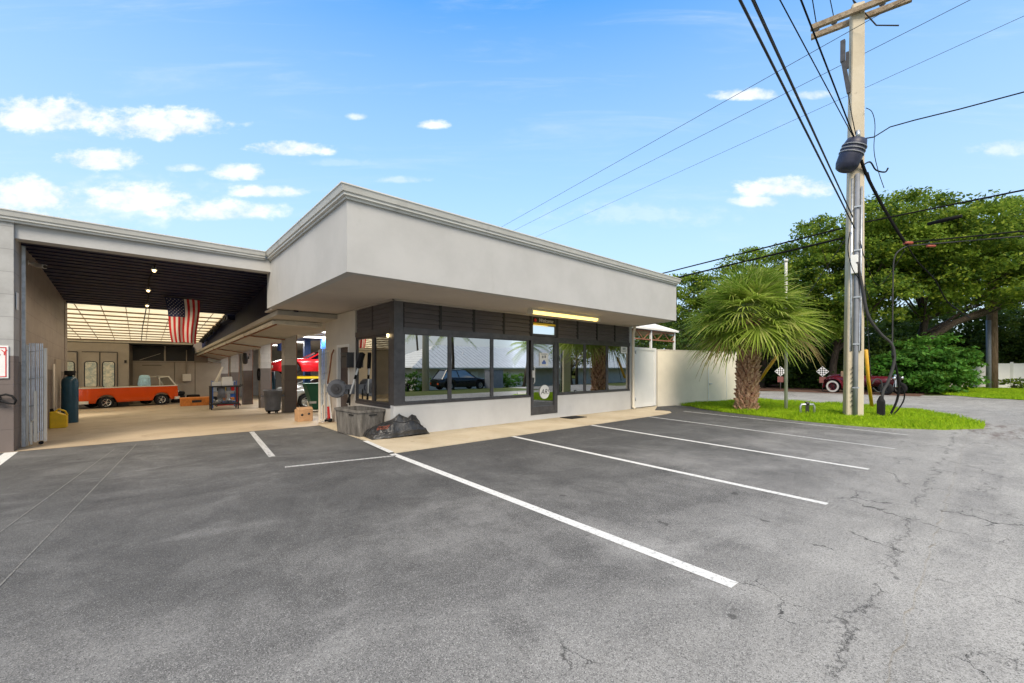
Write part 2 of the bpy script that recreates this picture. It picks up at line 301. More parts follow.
M['orange_box'] = pm("orange_plastic", (.62,.20,.03), .5, .2, 6); M['red'] = pm("red_gloss_paint", (.50,.012,.018), .2, .06, 3)
M['maroon'] = pm("maroon_gloss_paint", (.085,.008,.015), .2, .1, 3); M['silver'] = pm("silver_car_paint", (.42,.44,.44), .3, .06, 3, .6)
M['carblack'] = pm("black_car_paint", (.012,.013,.016), .18, .1, 3)
M['green'] = pm("dark_green_plastic", (.008,.115,.060), .5, .12, 5); M['cardboard'] = pm("cardboard", (.42,.25,.13), .85, .15, 7)
M['bin'] = pm("grey_bin_plastic", (.155,.17,.205), .5, .1, 5, dirt=(.3,.3,.3)); M['reel'] = pm("reel_plastic", (.095,.10,.115), .5, .15, 6)
k = Mt("weathered_resin", .8, 0, .25); nn = k.noise(3, 7, .75, (2.5,2.5,.5)); k.color(k.mix(k.rng(nn, .32, .68), (.085,.078,.070), (.215,.20,.18))); k.bump(k.noise(30, 4), .3, .005); M['tub'] = k.m
k = Mt("black_tarp", .34, 0, .5); nn = k.noise(2.5, 6, .7); c = k.mix(k.rng(nn, .4, .75), (.020,.020,.021), (.085,.083,.08))
k.color(c); k.bump(k.noise(9, 5, .6, dist=1.2), .6, .03); M['tarp'] = k.m
M['door_brown'] = pm("brown_door_paint", (.055,.035,.030), .5, .15, 4); M['door_beige'] = pm("beige_booth_paint", (.36,.31,.25), .5, .06, 2); M['beige_dark'] = pm("brown_panel_paint", (.20,.165,.13), .6, .1, 2)
k = Mt("booth_window_lit", .2); k.color(k.mix(k.rng(k.noise(4, 5, .7), .35, .65), (.10,.13,.10), (.45,.36,.22))); k.p.inputs['Emission Color'].default_value = (.75,.68,.45,1); k.p.inputs['Emission Strength'].default_value = .10; M['booth_pane'] = k.m
k = Mt("translucent_roof_panel", .6); c = k.mix(k.rng(k.noise(1.5, 5, .6, (1,4,1)), .3, .7), (.78,.62,.36), (.90,.78,.52)); k.color(c)
tl = N(k.t, 'ShaderNodeBsdfTranslucent'); k.L(c, tl.inputs[0]); mx = N(k.t, 'ShaderNodeMixShader'); mx.inputs[0].default_value = .8
k.L(k.p.outputs[0], mx.inputs[1]); k.L(tl.outputs[0], mx.inputs[2]); k.L(mx.outputs[0], k.t.nodes['Material Output'].inputs[0]); M['skylight'] = k.m
M['purlin'] = pm("brown_purlin", (.26,.17,.09), .7)
M['rust'] = pm("rusty_steel", (.26,.11,.06), .8, .3, 9); M['pale_edge'] = pm("pale_door_edge", (.60,.56,.47), .55, .12, 5, dirt=(.33,.15,.07))
M['slab'] = mat_stucco("overhang_plaster", (.42,.39,.34), .35, .1)
M['tube'] = emis("lit_fluorescent_tube", (1, .70, .16), 1.0); M['bulb'] = emis("lit_bulb", (1, .72, .35), 3); M['tubew'] = emis("lit_white_tube", (1, .97, .9), 5.0)
M['sign_white'] = pm("sign_white", (.78,.78,.77), .4, .03, 6); M['sign_red'] = pm("sign_red", (.60,.03,.03), .4, .05, 6); M['sign_blue'] = pm("sign_blue", (.10,.18,.50), .5, .05, 6)
M['flag_red'] = pm("flag_red", (.62,.025,.03), .8, .08, 6); M['flag_white'] = pm("flag_white", (.84,.80,.75), .8, .04, 6); M['flag_blue'] = pm("flag_blue", (.018,.028,.10), .8, .1, 6)
M['ink'] = pm("black_ink", (.02,.02,.02), .6); M['concrete_pole'] = mat_concrete("pole_concrete", (.47,.41,.31), (.55,.49,.385), (.38,.325,.24), .85)
M['wood_pole'] = mat_bark("weathered_wood", (.13,.085,.055), (.27,.19,.13), (9,9,.7)); M['arm'] = mat_bark("crossarm_wood", (.20,.15,.10), (.36,.29,.21), (3,3,3))
M['bark'] = mat_bark("tree_bark", (.045,.034,.026), (.11,.085,.065)); M['boot'] = mat_bark("palm_boot", (.26,.125,.07), (.60,.41,.29), (5,5,2)); M['palm_core'] = mat_bark("palm_fibre", (.05,.022,.014), (.12,.055,.032), (5,5,3))
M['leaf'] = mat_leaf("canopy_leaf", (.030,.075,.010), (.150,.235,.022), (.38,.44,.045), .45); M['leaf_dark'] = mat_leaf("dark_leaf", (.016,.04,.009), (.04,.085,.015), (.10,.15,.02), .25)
M['leaf_bush'] = mat_leaf("bush_leaf", (.03,.10,.012), (.06,.19,.02), (.13,.30,.05)); M['leaf_grass'] = mat_leaf("grass_blade", (.27,.45,.010), (.36,.54,.014), (.46,.55,.03), .45)
M['frond'] = mat_leaf("palm_leaflet", (.17,.26,.034), (.29,.38,.055), (.55,.56,.18), .48); M['frond_dry'] = mat_leaf("dry_palm_leaflet", (.20,.15,.06), (.30,.23,.10), (.26,.26,.09), .25); M['petiole'] = pm("palm_petiole", (.16,.21,.05), .5)
M['roof_metal'] = mat_ribbed("standing_seam_roof", (.80,.80,.78), .6, 0, .5, .1); M['house'] = mat_stucco("house_stucco", (.60,.57,.52), .2, .1)
M['awning'] = pm("white_awning", (.78,.76,.72), .7, .04, 2); M['bluewhite'] = pm("pale_blue_cloth", (.40,.62,.72), .8, .25, 9); M['transformer'] = pm("navy_casing", (.018,.022,.050), .5, .15, 6)
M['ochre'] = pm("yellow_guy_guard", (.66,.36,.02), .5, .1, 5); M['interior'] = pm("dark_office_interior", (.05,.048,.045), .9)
M['bay_wall'] = pm("bay_wall_paint", (.46,.45,.43), .7, .1, 2, dirt=(.2,.19,.17)); M['seat'] = pm("tan_upholstery", (.30,.20,.12), .7); M['taillight'] = pm("amber_lens", (.55,.08,.02), .2)
M['crate'] = pm("parts_rack_clutter", (.16,.14,.12), .8, .7, 22)

# ---------------------------------------------------------------- mesh building
class MB:
    def __init__(s): s.v = []; s.f = []; s.mi = []; s.sm = []
    def add(s, vs, fs, mi=0, smooth=False):
        o = len(s.v); s.v += [tuple(v) for v in vs]
        for f in fs: s.f.append(tuple(o+i for i in f)); s.mi.append(mi); s.sm.append(smooth)
        return s
    def box(s, x0, y0, z0, x1, y1, z1, mi=0):
        return s.add([(x0,y0,z0),(x1,y0,z0),(x1,y1,z0),(x0,y1,z0),(x0,y0,z1),(x1,y0,z1),(x1,y1,z1),(x0,y1,z1)],
                     [(0,3,2,1),(4,5,6,7),(0,1,5,4),(1,2,6,5),(2,3,7,6),(3,0,4,7)], mi)
    def hexa(s, p, mi=0): return s.add(p, [(0,3,2,1),(4,5,6,7),(0,1,5,4),(1,2,6,5),(2,3,7,6),(3,0,4,7)], mi)
    def bar(s, a, b, w, h=None, mi=0, up=(0,0,1)):
        a, b = Vector(a), Vector(b); h = h or w; d = (b-a).normalized(); u = Vector(up)
        if abs(d.dot(u)) > .98: u = Vector((1,0,0))
        x = d.cross(u).normalized()*w/2; y = x.normalized().cross(d)*h/2
        return s.hexa([a-x-y, a+x-y, a+x+y, a-x+y, b-x-y, b+x-y, b+x+y, b-x+y], mi)
    def tube(s, pts, r, n=8, mi=0, cap=True, smooth=True):
        pts = [Vector(p) for p in pts]; rr = r if isinstance(r, (list, tuple)) else [r]*len(pts)
        vs = []; fs = []; ref = None
        for i, p in enumerate(pts):
            d = (pts[min(i+1, len(pts)-1)]-pts[max(i-1, 0)])
            d = d.normalized() if d.length > 1e-9 else Vector((0,0,1))
            if ref is None: ref = Vector((0,0,1)) if abs(d.z) < .9 else Vector((1,0,0))
            x = d.cross(ref).normalized(); y = x.cross(d).normalized(); ref = y
            for k in range(n):
                a = 2*math.pi*k/n; vs.append(p+x*(math.cos(a)*rr[i])+y*(math.sin(a)*rr[i]))
        for i in range(len(pts)-1):
            for k in range(n): fs.append((i*n+k, i*n+(k+1)%n, (i+1)*n+(k+1)%n, (i+1)*n+k))
        s.add(vs, fs, mi, smooth)
        if cap: s.add(vs[:n], [tuple(range(n))[::-1]], mi); s.add(vs[-n:], [tuple(range(n))], mi)
        return s
    def cyl(s, a, b, r0, r1=None, n=16, mi=0): return s.tube([a, b], [r0, r1 if r1 is not None else r0], n, mi)
    def lathe(s, prof, c=(0,0,0), n=24, mi=0, axis='z', smooth=True):
        vs = []; fs = []
        for (r, h) in prof:
            for k in range(n):
                a = 2*math.pi*k/n; p = (r*math.cos(a), r*math.sin(a), h)
                if axis == 'x': p = (h, p[0], p[1])
                if axis == 'y': p = (p[0], h, p[1])
                vs.append((p[0]+c[0], p[1]+c[1], p[2]+c[2]))
        for i in range(len(prof)-1):
            for k in range(n): fs.append((i*n+k, i*n+(k+1)%n, (i+1)*n+(k+1)%n, (i+1)*n+k))
        return s.add(vs, fs, mi, smooth)
    def prism(s, poly, z0, z1, mi=0):
        n = len(poly); vs = [(x, y, z0) for x, y in poly]+[(x, y, z1) for x, y in poly]
        return s.add(vs, [tuple(range(n))[::-1], tuple(range(n, 2*n))]+[(i, (i+1)%n, n+(i+1)%n, n+i) for i in range(n)], mi)
    def sheet(s, poly, z, mi=0): return s.add([(x, y, z) for x, y in poly], [tuple(range(len(poly)))], mi)
    def loft(s, rings, mi=0, closed=True, smooth=True, caps=(False, False)):
        n = len(rings[0]); vs = [p for r in rings for p in r]; fs = []
        for i in range(len(rings)-1):
            for k in range(n if closed else n-1): fs.append((i*n+k, i*n+(k+1)%n, (i+1)*n+(k+1)%n, (i+1)*n+k))
        s.add(vs, fs, mi, smooth)
        if caps[0]: s.add(rings[0], [tuple(range(n))[::-1]], mi)
        if caps[1]: s.add(rings[-1], [tuple(range(n))], mi)
        return s
    def xf(s, m): s.v = [tuple(m @ Vector(v)) for v in s.v]; return s
    def build(s, name, mats, parent=None, bevel=0, world=True, fixn=True, **tags):
        me = bpy.data.meshes.new(name); vs = s.v
        if parent is not None and world:
            o = wloc(parent); vs = [(v[0]-o.x, v[1]-o.y, v[2]-o.z) for v in vs]
        me.from_pydata(vs, [], s.f)
        for m in (mats if isinstance(mats, (list, tuple)) else [mats]): me.materials.append(m)
        me.polygons.foreach_set('material_index', s.mi); me.polygons.foreach_set('use_smooth', s.sm)
        if fixn:
            bm = bmesh.new(); bm.from_mesh(me); bmesh.ops.remove_doubles(bm, verts=bm.verts, dist=1e-5); bmesh.ops.recalc_face_normals(bm, faces=bm.faces); bm.to_mesh(me); bm.free()
        me.update()
        ob = bpy.data.objects.new(name, me); COL.objects.link(ob)
        if parent is not None: ob.parent = parent
        if bevel:
            b = ob.modifiers.new('bevel', 'BEVEL'); b.width = bevel; b.segments = 2; b.limit_method = 'ANGLE'; b.angle_limit = R(50)
        tag(ob, **tags); return ob
def wloc(o):
    p = Vector(o.location); q = o.parent
    while q: p = p+Vector(q.location); q = q.parent
    return p
def tag(o, label=None, cat=None, group=None, kind=None):
    for k_, v_ in (('label', label), ('category', cat), ('group', group), ('kind', kind)):
        if v_: o[k_] = v_
def thing(name, label, cat, loc=(0,0,0), rz=0, group=None):
    o = bpy.data.objects.new(name, None); COL.objects.link(o); o.location = loc; o.rotation_euler = (0,0,rz); o.empty_display_size = .2
    tag(o, label, cat, group); return o
def dup(root, loc, rz=None, label=None):
    r = root.copy(); COL.objects.link(r); r.location = loc
    if rz is not None: r.rotation_euler = (0,0,rz)
    if label: r['label'] = label
    for ch in list(root.children):
        c_ = ch.copy(); COL.objects.link(c_); c_.parent = r
        for g_ in list(ch.children): d_ = g_.copy(); COL.objects.link(d_); d_.parent = c_
    return r
def np_mesh(name, V, F, mats, mi=None, parent=None, **tags):
    """fast mesh from numpy vertices (n,3) and quads (m,4)"""
    me = bpy.data.meshes.new(name); n = len(V); m = len(F); kk = F.shape[1]
    if parent is not None: o = wloc(parent); V = V-np.array([o.x, o.y, o.z])
    me.vertices.add(n); me.vertices.foreach_set('co', np.ascontiguousarray(V, dtype=np.float32).ravel())
    me.loops.add(m*kk); me.loops.foreach_set('vertex_index', np.ascontiguousarray(F, dtype=np.int32).ravel())
    me.polygons.add(m); me.polygons.foreach_set('loop_start', np.arange(0, m*kk, kk, dtype=np.int32)); me.polygons.foreach_set('loop_total', np.full(m, kk, dtype=np.int32))
    for x in mats: me.materials.append(x)
    if mi is not None: me.polygons.foreach_set('material_index', np.asarray(mi, dtype=np.int32))
    me.update(calc_edges=True); me.validate()
    ob = bpy.data.objects.new(name, me); COL.objects.link(ob)
    if parent is not None: ob.parent = parent
    tag(ob, **tags); return ob
def text(name, body, size, m, mat, parent=None, depth=.002, align='CENTER', shear=0):
    cu = bpy.data.curves.new(name, 'FONT'); cu.body = body; cu.size = size; cu.extrude = depth; cu.align_x = align; cu.align_y = 'CENTER'; cu.shear = shear
    to = bpy.data.objects.new(name+"_curve", cu); COL.objects.link(to); bpy.context.view_layer.update()
    dg = bpy.context.evaluated_depsgraph_get(); me = bpy.data.meshes.new_from_object(to.evaluated_get(dg)); bpy.data.objects.remove(to); bpy.data.curves.remove(cu)
    o = wloc(parent) if parent is not None else Vector((0,0,0)); me.transform(Matrix.Translation(-o) @ m); me.materials.clear(); me.materials.append(mat); me.name = name
    ob = bpy.data.objects.new(name, me); COL.objects.link(ob)
    if parent is not None: ob.parent = parent
    return ob
# text basis: reading along +X, facing -Y
def facing_front(x, y, z): return Matrix.Translation((x, y, z)) @ Matrix.Rotation(R(90), 4, 'X')

# ================================================================ SETTING
YG = 11.62
def fall(y): return -.03*max(0, y-YG)
def gz(x, y):
    """the lie of the land: flat round the lot, falling into the garage and across the street"""
    if y < -7: return -.0625*min(-7-y, 14)-.01
    if -14 < x < 12.5 and YG-.1 < y < 44: return -1.3
    return -.03
xs = [-1500,-300,-80,-30,-14,-13.9,-6,0,6,12.4,12.5,20,30,45,60,90,200,600,1500]; ys = [-1500,-400,-100,-40,-30,-21,-14,-7.01,-7,-3,0,5,11.5,11.6,20,43.9,44,60,100,300,800,1500]
vs = [(x, y, gz(x, y)) for y in ys for x in xs]; nx = len(xs)
MB().add(vs, [(j*nx+i, j*nx+i+1, (j+1)*nx+i+1, (j+1)*nx+i) for j in range(len(ys)-1) for i in range(nx-1)]).build('ground', M['ground'], kind='structure', label='flat grassy ground around the lot and streets')
# parking lot, street along the front and side street
def wavy(x0, x1, y, n, amp, seed):
    r = random.Random(seed); return [(x0+(x1-x0)*i/n, y+r.uniform(-amp, amp)) for i in range(n+1)]
lot = [(-14, .33)]+wavy(-13.5, 15.5, .33, 220, .022, 3)+[(16.1,.35),(15.9,9.2),(4.0,9.2),(4.0,YG),(-14,YG)]
MB().sheet(lot, 0).build('parking_lot', M['asphalt'], kind='structure', label='worn grey asphalt parking lot')
MB().sheet([(-80,-3.2),(140,-3.2),(140,.9),(-80,.9)], -.008).sheet([(20.8,-7),(29.5,-7),(29.5,80),(20.8,80)], -.004).sheet([(15.9,.3),(20.9,.3),(20.9,9.2),(15.9,9.2)], -.012).build('street', M['street'], kind='structure', label='pale cracked asphalt street at the corner')
MB().sheet([(30.1,2.4),(60,2.4),(60,40),(30.1,40)], .016).build('leaf_litter', M['soil'], kind='structure', label='brown leaf litter under the trees across the side street')
MB().sheet([(29.5,9.6),(33.2,5.5),(31.5,2.2),(32.6,1.2),(30.0,-1.2),(29.4,-1.0)], .004).build('driveway', M['street'], kind='structure', label='paved edge where the vintage car is parked')
MB().sheet([(30.2,-1.6),(31.0,.3),(33.2,1.7),(38,2.3),(60,2.3),(60,-2.3),(31,-2.3)], .022).build('lawn', M['lawn'], kind='structure', label='green lawn in front of the far fences')
MB().sheet([(-30,-3.25),(60,-3.25),(60,-7.0),(-30,-7.0)], -.016).build('far_verge', M['ground'], kind='structure', label='grass verge across the front street')

# sidewalk strip with rounded end in front of the office
sw = [(3.34,6.885),(12.7,6.885),(13.2,6.98),(13.5,7.2),(13.55,7.45),(13.4,7.7),(14.9,8.45),(14.9,8.7),(4.0,8.7),(4.0,YG-.02),(3.50,YG-.02),(3.46,8.5)]
MB().prism(sw, -.1, .018).build('sidewalk', M['sidewalk'], kind='structure', label='tan stained concrete sidewalk before the office')
# garage slab (falls to the back) with a sloped apron edge
def gf(x, y): return (x, y, fall(y))
fl = MB(); yy = [YG-.16, YG, 14, 18, 22, 26, 30, 34, 38, 42]
for a_, b_ in zip(yy[:-1], yy[1:]):
    fl.add([(-9,a_,fall(a_)+.006),(12.4,a_,fall(a_)+.006),(12.4,b_,fall(b_)+.006),(-9,b_,fall(b_)+.006)], [(0,1,2,3)])
fl.build('garage_floor', M['floor'], kind='structure', label='tan concrete floor of the drive-through garage')

# painted lines
def stripe(p, q, w, mat, label, z=.004, n=1):
    p, q = Vector((*p,0)), Vector((*q,0)); d = (q-p).normalized(); s_ = Vector((-d.y, d.x, 0))*w/2
    MB().add([p-s_+Vector((0,0,z)), q-s_+Vector((0,0,z)), q+s_+Vector((0,0,z)), p+s_+Vector((0,0,z))], [(0,1,2,3)]).build('parking_line', mat, kind='structure', label=label)
stripe((3.41,8.33),(3.29,6.9),.10,M['line'],'thin white line along the sidewalk end',.023)
stripe((3.29,6.86),(3.07,1.16),.115,M['line'],'nearest bright white parking line')
stripe((6.09,6.87),(5.66,1.18),.10,M['line'],'second white parking line from the left')
stripe((8.82,6.87),(8.05,1.18),.10,M['line'],'third white parking line from the left')
stripe((11.65,6.87),(10.44,1.15),.10,M['line_worn'],'worn fourth parking line')
stripe((14.0,6.95),(12.8,1.2),.09,M['line_worn'],'faint parking line nearest the grass island')
stripe((1.96,11.40),(1.67,7.98),.10,M['line_worn'],'worn white line from the garage mouth')
stripe((1.64,7.02),(3.27,6.68),.08,M['line_worn'],'worn white line leading to the sidewalk corner')
stripe((-1.70,11.45),(-1.66,8.5),.16,M['line'],'wide white line at the foot of the block pier')
for p, q in (((-.35,10.6),(-1.0,5.6)),((-.05,11.0),(-.75,4.2))): stripe(p, q, .011, M['scuff'], 'faded scrape line across the asphalt')

# ================================================================ OFFICE BUILDING
OB = thing('office_building', 'white stucco office front with deep overhanging fascia and dark storefront windows', 'building', (4.1,8.5,0))
XC, XE, YF, ZS, ZF = 4.105, 13.23, 8.5, 2.97, 4.134
# walls
w = MB()
w.box(XC, YF, -.3, 8.20, YF+.16, .675); w.box(9.30, YF, -.3, XE, YF+.16, .675); w.box(8.20, YF+.004, -.3, 9.30, YF+.15, .16)
w.box(13.10, YF+.001, .675, XE, YF+.16, ZS)                      # end pier
w.build('front_wall', M['stucco_wall'], OB)
w = MB()
w.box(XC+.001, YF+.161, -.3, XC+.16, 10.66, .60)
w.box(XC, 10.66, -.4, XC+.16, 11.06, ZS); w.box(XC, 11.06, 2.12, XC+.16, 11.98, ZS); w.box(XC, 11.98, -.4, XC+.16, 12.95, ZS)
w.box(XC+.161, 12.79, -.4, XE, 12.95, ZS)
w.box(XE-.16, YF+.161, -.3, XE-.001, 12.789, ZS); w.build('side_wall', M['side_wall'], OB)
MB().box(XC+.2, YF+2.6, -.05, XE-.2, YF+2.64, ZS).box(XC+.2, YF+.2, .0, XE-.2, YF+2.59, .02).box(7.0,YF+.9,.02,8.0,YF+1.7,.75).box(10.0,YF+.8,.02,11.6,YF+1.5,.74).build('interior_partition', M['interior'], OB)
# roof block: fascia walls, soffit, roof deck, gutter
XA, XB, YO = 2.383, 12.64, 6.52
f = MB(); f.hexa([(XA,YO,ZS),(XB,YO,ZS),(XB+.01,YO+.15,ZS),(XA+.15,YO+.15,ZS),(XA,YO,ZF),(XB,YO,ZF),(XB+.01,YO+.15,ZF),(XA+.15,YO+.15,ZF)])
f.hexa([(XA,YO+.002,ZS),(XA+.15,YO+.151,ZS),(XA+.15,YG+.3,ZS),(XA,YG+.3,ZS),(XA,YO+.002,ZF),(XA+.15,YO+.151,ZF),(XA+.15,YG+.3,ZF),(XA,YG+.3,ZF)])
f.hexa([(XB,YO+.003,ZS),(XE+.25,8.7,ZS),(XE+.1,8.75,ZS),(XB-.15,YO+.152,ZS),(XB,YO+.003,ZF),(XE+.25,8.7,ZF),(XE+.1,8.75,ZF),(XB-.15,YO+.152,ZF)])
f.hexa([(XE+.25,8.703,ZS),(XE+.25,18,ZS),(XE+.1,18,ZS),(XE+.1,8.753,ZS),(XE+.25,8.703,ZF),(XE+.25,18,ZF),(XE+.1,18,ZF),(XE+.1,8.753,ZF)])
f.build('fascia', M['stucco'], OB)
plan = [(XA+.15,YO+.155),(XB-.15,YO+.155),(XE+.1,8.76),(XE+.1,12.95),(XA+.15,12.95)]
MB().prism(plan, ZS+.012, ZS+.05).build('soffit', M['soffit'], OB)
MB().prism([(XA+.01,YO+.01),(XB-.01,YO+.01),(XE+.24,8.7),(XE+.24,18),(XA+.01,18)], ZF+.003, ZF+.05).build('roof', M['white'], OB)
MB().box(XC-.03, YF-.03, 2.945, 13.09, YF-.001, ZS+.008).box(XC-.03, YF-.03, 2.945, XC-.001, 10.66, ZS+.008).build('soffit_trim', M['soffit'], OB)
# drip-edge profile: stepped metal swept round the roof edge
def gutter(path, prof, name, parent, miters=True):
    rings = []; pts = [Vector((*p,0)) for p in path]
    for i, p in enumerate(pts):
        d0 = (pts[i]-pts[i-1]).normalized() if i else None; d1 = (pts[i+1]-pts[i]).normalized() if i < len(pts)-1 else None
        n0 = Vector((d0.y,-d0.x,0)) if d0 else None; n1 = Vector((d1.y,-d1.x,0)) if d1 else None
        if n0 and n1: n = (n0+n1); n = n/ n.dot(n0)
        else: n = n0 or n1
        rings.append([(p.x+n.x*o, p.y+n.y*o, z) for o, z in prof])
    return MB().loft(rings, closed=True, smooth=False, caps=(True, True)).build(name, M['gutter'], parent)
prof = [(-.05,ZF-.055),(.035,ZF-.055),(.035,ZF-.02),(.075,ZF-.012),(.075,ZF+.028),(.098,ZF+.034),(.125,ZF+.12),(.135,ZF+.122),(.135,ZF+.142),(-.05,ZF+.142)]
gutter([(XA,YG+.1),(XA,YO),(XB,YO),(XE+.25,8.7),(XE+.25,18)], prof, 'gutter', OB)
# storefront: louvre boards above, glazing below
lv_x = [4.32,5.27,6.24,7.22,8.20]; lv_r = [9.30,10.23,11.21,12.20,13.10]
lab = 0
for xx in (lv_x, lv_r):
    for a_, b_ in zip(xx[:-1], xx[1:]):
        p = MB(); zz = 2.385; h_ = (2.945-zz)/5
        for i in range(5): p.hexa([(a_+.035,YF-.008,zz+i*h_),(b_-.035,YF-.008,zz+i*h_),(b_-.035,YF+.05,zz+i*h_),(a_+.035,YF+.05,zz+i*h_),(a_+.035,YF+.012,zz+(i+1)*h_-.006),(b_-.035,YF+.012,zz+(i+1)*h_-.006),(b_-.035,YF+.05,zz+(i+1)*h_-.006),(a_+.035,YF+.05,zz+(i+1)*h_-.006)])
        p.build('louvre_panel', M['louvre'], OB)
for a_, b_ in ((8.62,9.62),(9.62,10.60)):
    p = MB(); zz = 2.385; h_ = (2.945-zz)/5
    for i in range(5): p.box(XC+.004, a_+.035, zz+i*h_, XC+.05, b_-.035, zz+(i+1)*h_-.008)
    p.build('louvre_panel', M['louvre'], OB)
for x in lv_x[1:-1]+lv_r[1:-1]: MB().box(x-.034, YF-.012, 2.385, x+.034, YF+.06, 2.944).build('mullion', M['black'], OB)
MB().box(8.20-.034,YF-.013,2.385,8.20+.05,YF+.06,2.944).build('mullion', M['black'], OB); MB().box(9.25,YF-.013,2.385,9.334,YF+.06,2.944).build('mullion', M['black'], OB)
MB().box(XC+.001,9.586,2.385,XC+.06,9.654,2.944).build('mullion', M['black'], OB)

fr = MB(); fr.box(4.325, YF-.02, 2.262, 13.10, YF+.07, 2.384); fr.box(4.325, YF-.015, .678, 8.17, YF+.1, .725); fr.box(9.33, YF-.015, .678, 13.10, YF+.1, .725)
fr.box(XC-.012, YF+.2, 2.262, XC+.07, 10.64, 2.384); fr.box(XC-.01, YF+.2, .603, XC+.07, 10.64, .66); fr.build('storefront_rails', M['frame_grey'], OB)
MB().box(XC-.006, YF-.025, .68, 4.322, YF+.195, 2.944).build('corner_post', M['frame_grey'], OB, bevel=.004)
def window(x0, x1, z0, z1, parent, glass='glass'):
    q = MB(); t_ = .045
    q.box(x0,YF-.004,z0,x0+t_,YF+.06,z1).box(x1-t_,YF-.004,z0,x1,YF+.06,z1).box(x0+t_,YF-.002,z0,x1-t_,YF+.055,z0+.03).box(x0+t_,YF-.002,z1-.03,x1-t_,YF+.055,z1)
    wo = q.build('window', M['frame_grey'], parent); g_ = MB().add([(x0+t_,YF+.02,z0+.03),(x1-t_,YF+.02,z0+.03),(x1-t_,YF+.02,z1-.03),(x0+t_,YF+.02,z1-.03)], [(0,1,2,3)]).build('pane', M[glass], wo); return wo
for a_, b_ in ((4.325,5.535),(5.535,6.82),(6.82,8.12),(9.33,10.60),(10.60,11.78),(11.78,13.095)): window(a_, b_, .726, 2.261, OB)
# side glazing (a pair of tall panes on the left return)
for a_, b_ in ((8.70,9.58),(9.58,10.64)):
    q = MB().box(XC+.005,a_,.66,XC+.06,a_+.07,2.261).box(XC+.005,b_-.07,.66,XC+.06,b_,2.261).box(XC+.006,a_+.07,.66,XC+.06,b_-.07,.72).box(XC+.006,a_+.07,2.2,XC+.06,b_-.07,2.261)
    wo = q.build('side_window', M['frame'], OB); MB().add([(XC+.03,a_+.07,.72),(XC+.03,b_-.07,.72),(XC+.03,b_-.07,2.2),(XC+.03,a_+.07,2.2)], [(0,1,2,3)]).build('pane', M['glass_side'], wo)
MB().cyl((XC-.03,8.72,2.235),(XC-.03,8.72,2.165),.028,.022,10).build('entry_light', M['bulb'], OB)
# entrance door with transom
D = MB(); D.box(8.205,YF-.016,.165,8.30,YF+.07,2.261).box(9.16,YF-.016,.165,9.295,YF+.07,2.261).box(8.30,YF-.01,.165,9.16,YF+.06,.40).box(8.30,YF-.01,2.17,9.16,YF+.06,2.261)
dr = D.build('door', M['frame_grey'], OB)
MB().add([(8.30,YF+.02,.40),(9.16,YF+.02,.40),(9.16,YF+.02,2.17),(8.30,YF+.02,2.17)], [(0,1,2,3)]).build('pane', M['glass_door'], dr)
MB().box(8.235,YF-.06,1.22,8.30,YF-.018,1.42).tube([(8.27,YF-.05,1.05),(8.27,YF-.09,1.1),(8.27,YF-.09,1.5),(8.27,YF-.05,1.55)],.012).build('handle', M['white'], dr)
pn = MB().box(8.56,YF+.008,1.55,8.92,YF+.014,1.92); po = pn.build('notice', M['sign_white'], dr)
MB().box(8.66,YF+.004,1.60,8.82,YF+.007,1.66).add([(8.67,YF+.005,1.66),(8.81,YF+.005,1.66),(8.74,YF+.005,1.73)],[(0,1,2)]).build('notice_print', M['sign_blue'], dr)
MB().box(8.66,YF+.005,1.77,8.72,YF+.007,1.84).box(8.76,YF+.005,1.78,8.82,YF+.007,1.85).box(8.62,YF+.005,1.88,8.86,YF+.007,1.895).build('notice_text', M['pvc'], dr)
MB().lathe([(0,YF-.002),(.20,YF-.002),(.20,YF+.006),(0,YF+.006)],(8.76,0,.80),32,axis='y',smooth=False).build('round_logo', M['sign_white'], dr)
text('logo_letters', 'AR!', .21, facing_front(8.765, YF-.004, .80), M['ink'], dr, .001, shear=.25)
tr = MB().box(8.25,YF-.006,2.40,9.25,YF+.05,2.46).box(8.25,YF-.006,2.46,8.29,YF+.05,2.94).box(9.21,YF-.006,2.46,9.25,YF+.05,2.94).build('transom_window', M['frame_grey'], OB)
MB().add([(8.29,YF+.02,2.46),(9.21,YF+.02,2.46),(9.21,YF+.02,2.94),(8.29,YF+.02,2.94)], [(0,1,2,3)]).build('pane', M['glass_door'], tr)
MB().box(8.30,YF-.012,2.77,9.20,YF-.002,2.93).build('welcome_board', M['ink'], tr); MB().box(8.30,YF-.013,2.715,9.20,YF-.003,2.768).build('welcome_stripe', M['yellow'], tr)
text('welcome_text', 'Welcome', .15, facing_front(8.80, YF-.014, 2.845), M['sign_white'], tr, .001, shear=.3)
MB().lathe([(0,YF-.02),(.05,YF-.02),(.05,YF-.013)],(8.37,0,2.84),16,axis='y').build('welcome_mark', M['sign_red'], tr)
st = MB().box(12.58,YF+.006,2.0,12.95,YF+.012,2.25).build('window_sticker', M['sign_white'], OB)
MB().box(12.65,YF+.002,2.06,12.88,YF+.005,2.09).box(12.68,YF+.002,2.12,12.85,YF+.005,2.19).build('sticker_print', M['steel'], OB)
MB().box(7.73,YF+.010,.77,8.02,YF+.014,.83).build('window_label', M['sign_white'], OB)
# downspout
MB().tube([(13.10,8.30,2.98),(13.10,8.30,2.88),(13.17,8.40,2.72),(13.17,8.40,.10),(13.17,8.32,.04)],.05,10).build('downspout', M['offwhite'], OB)
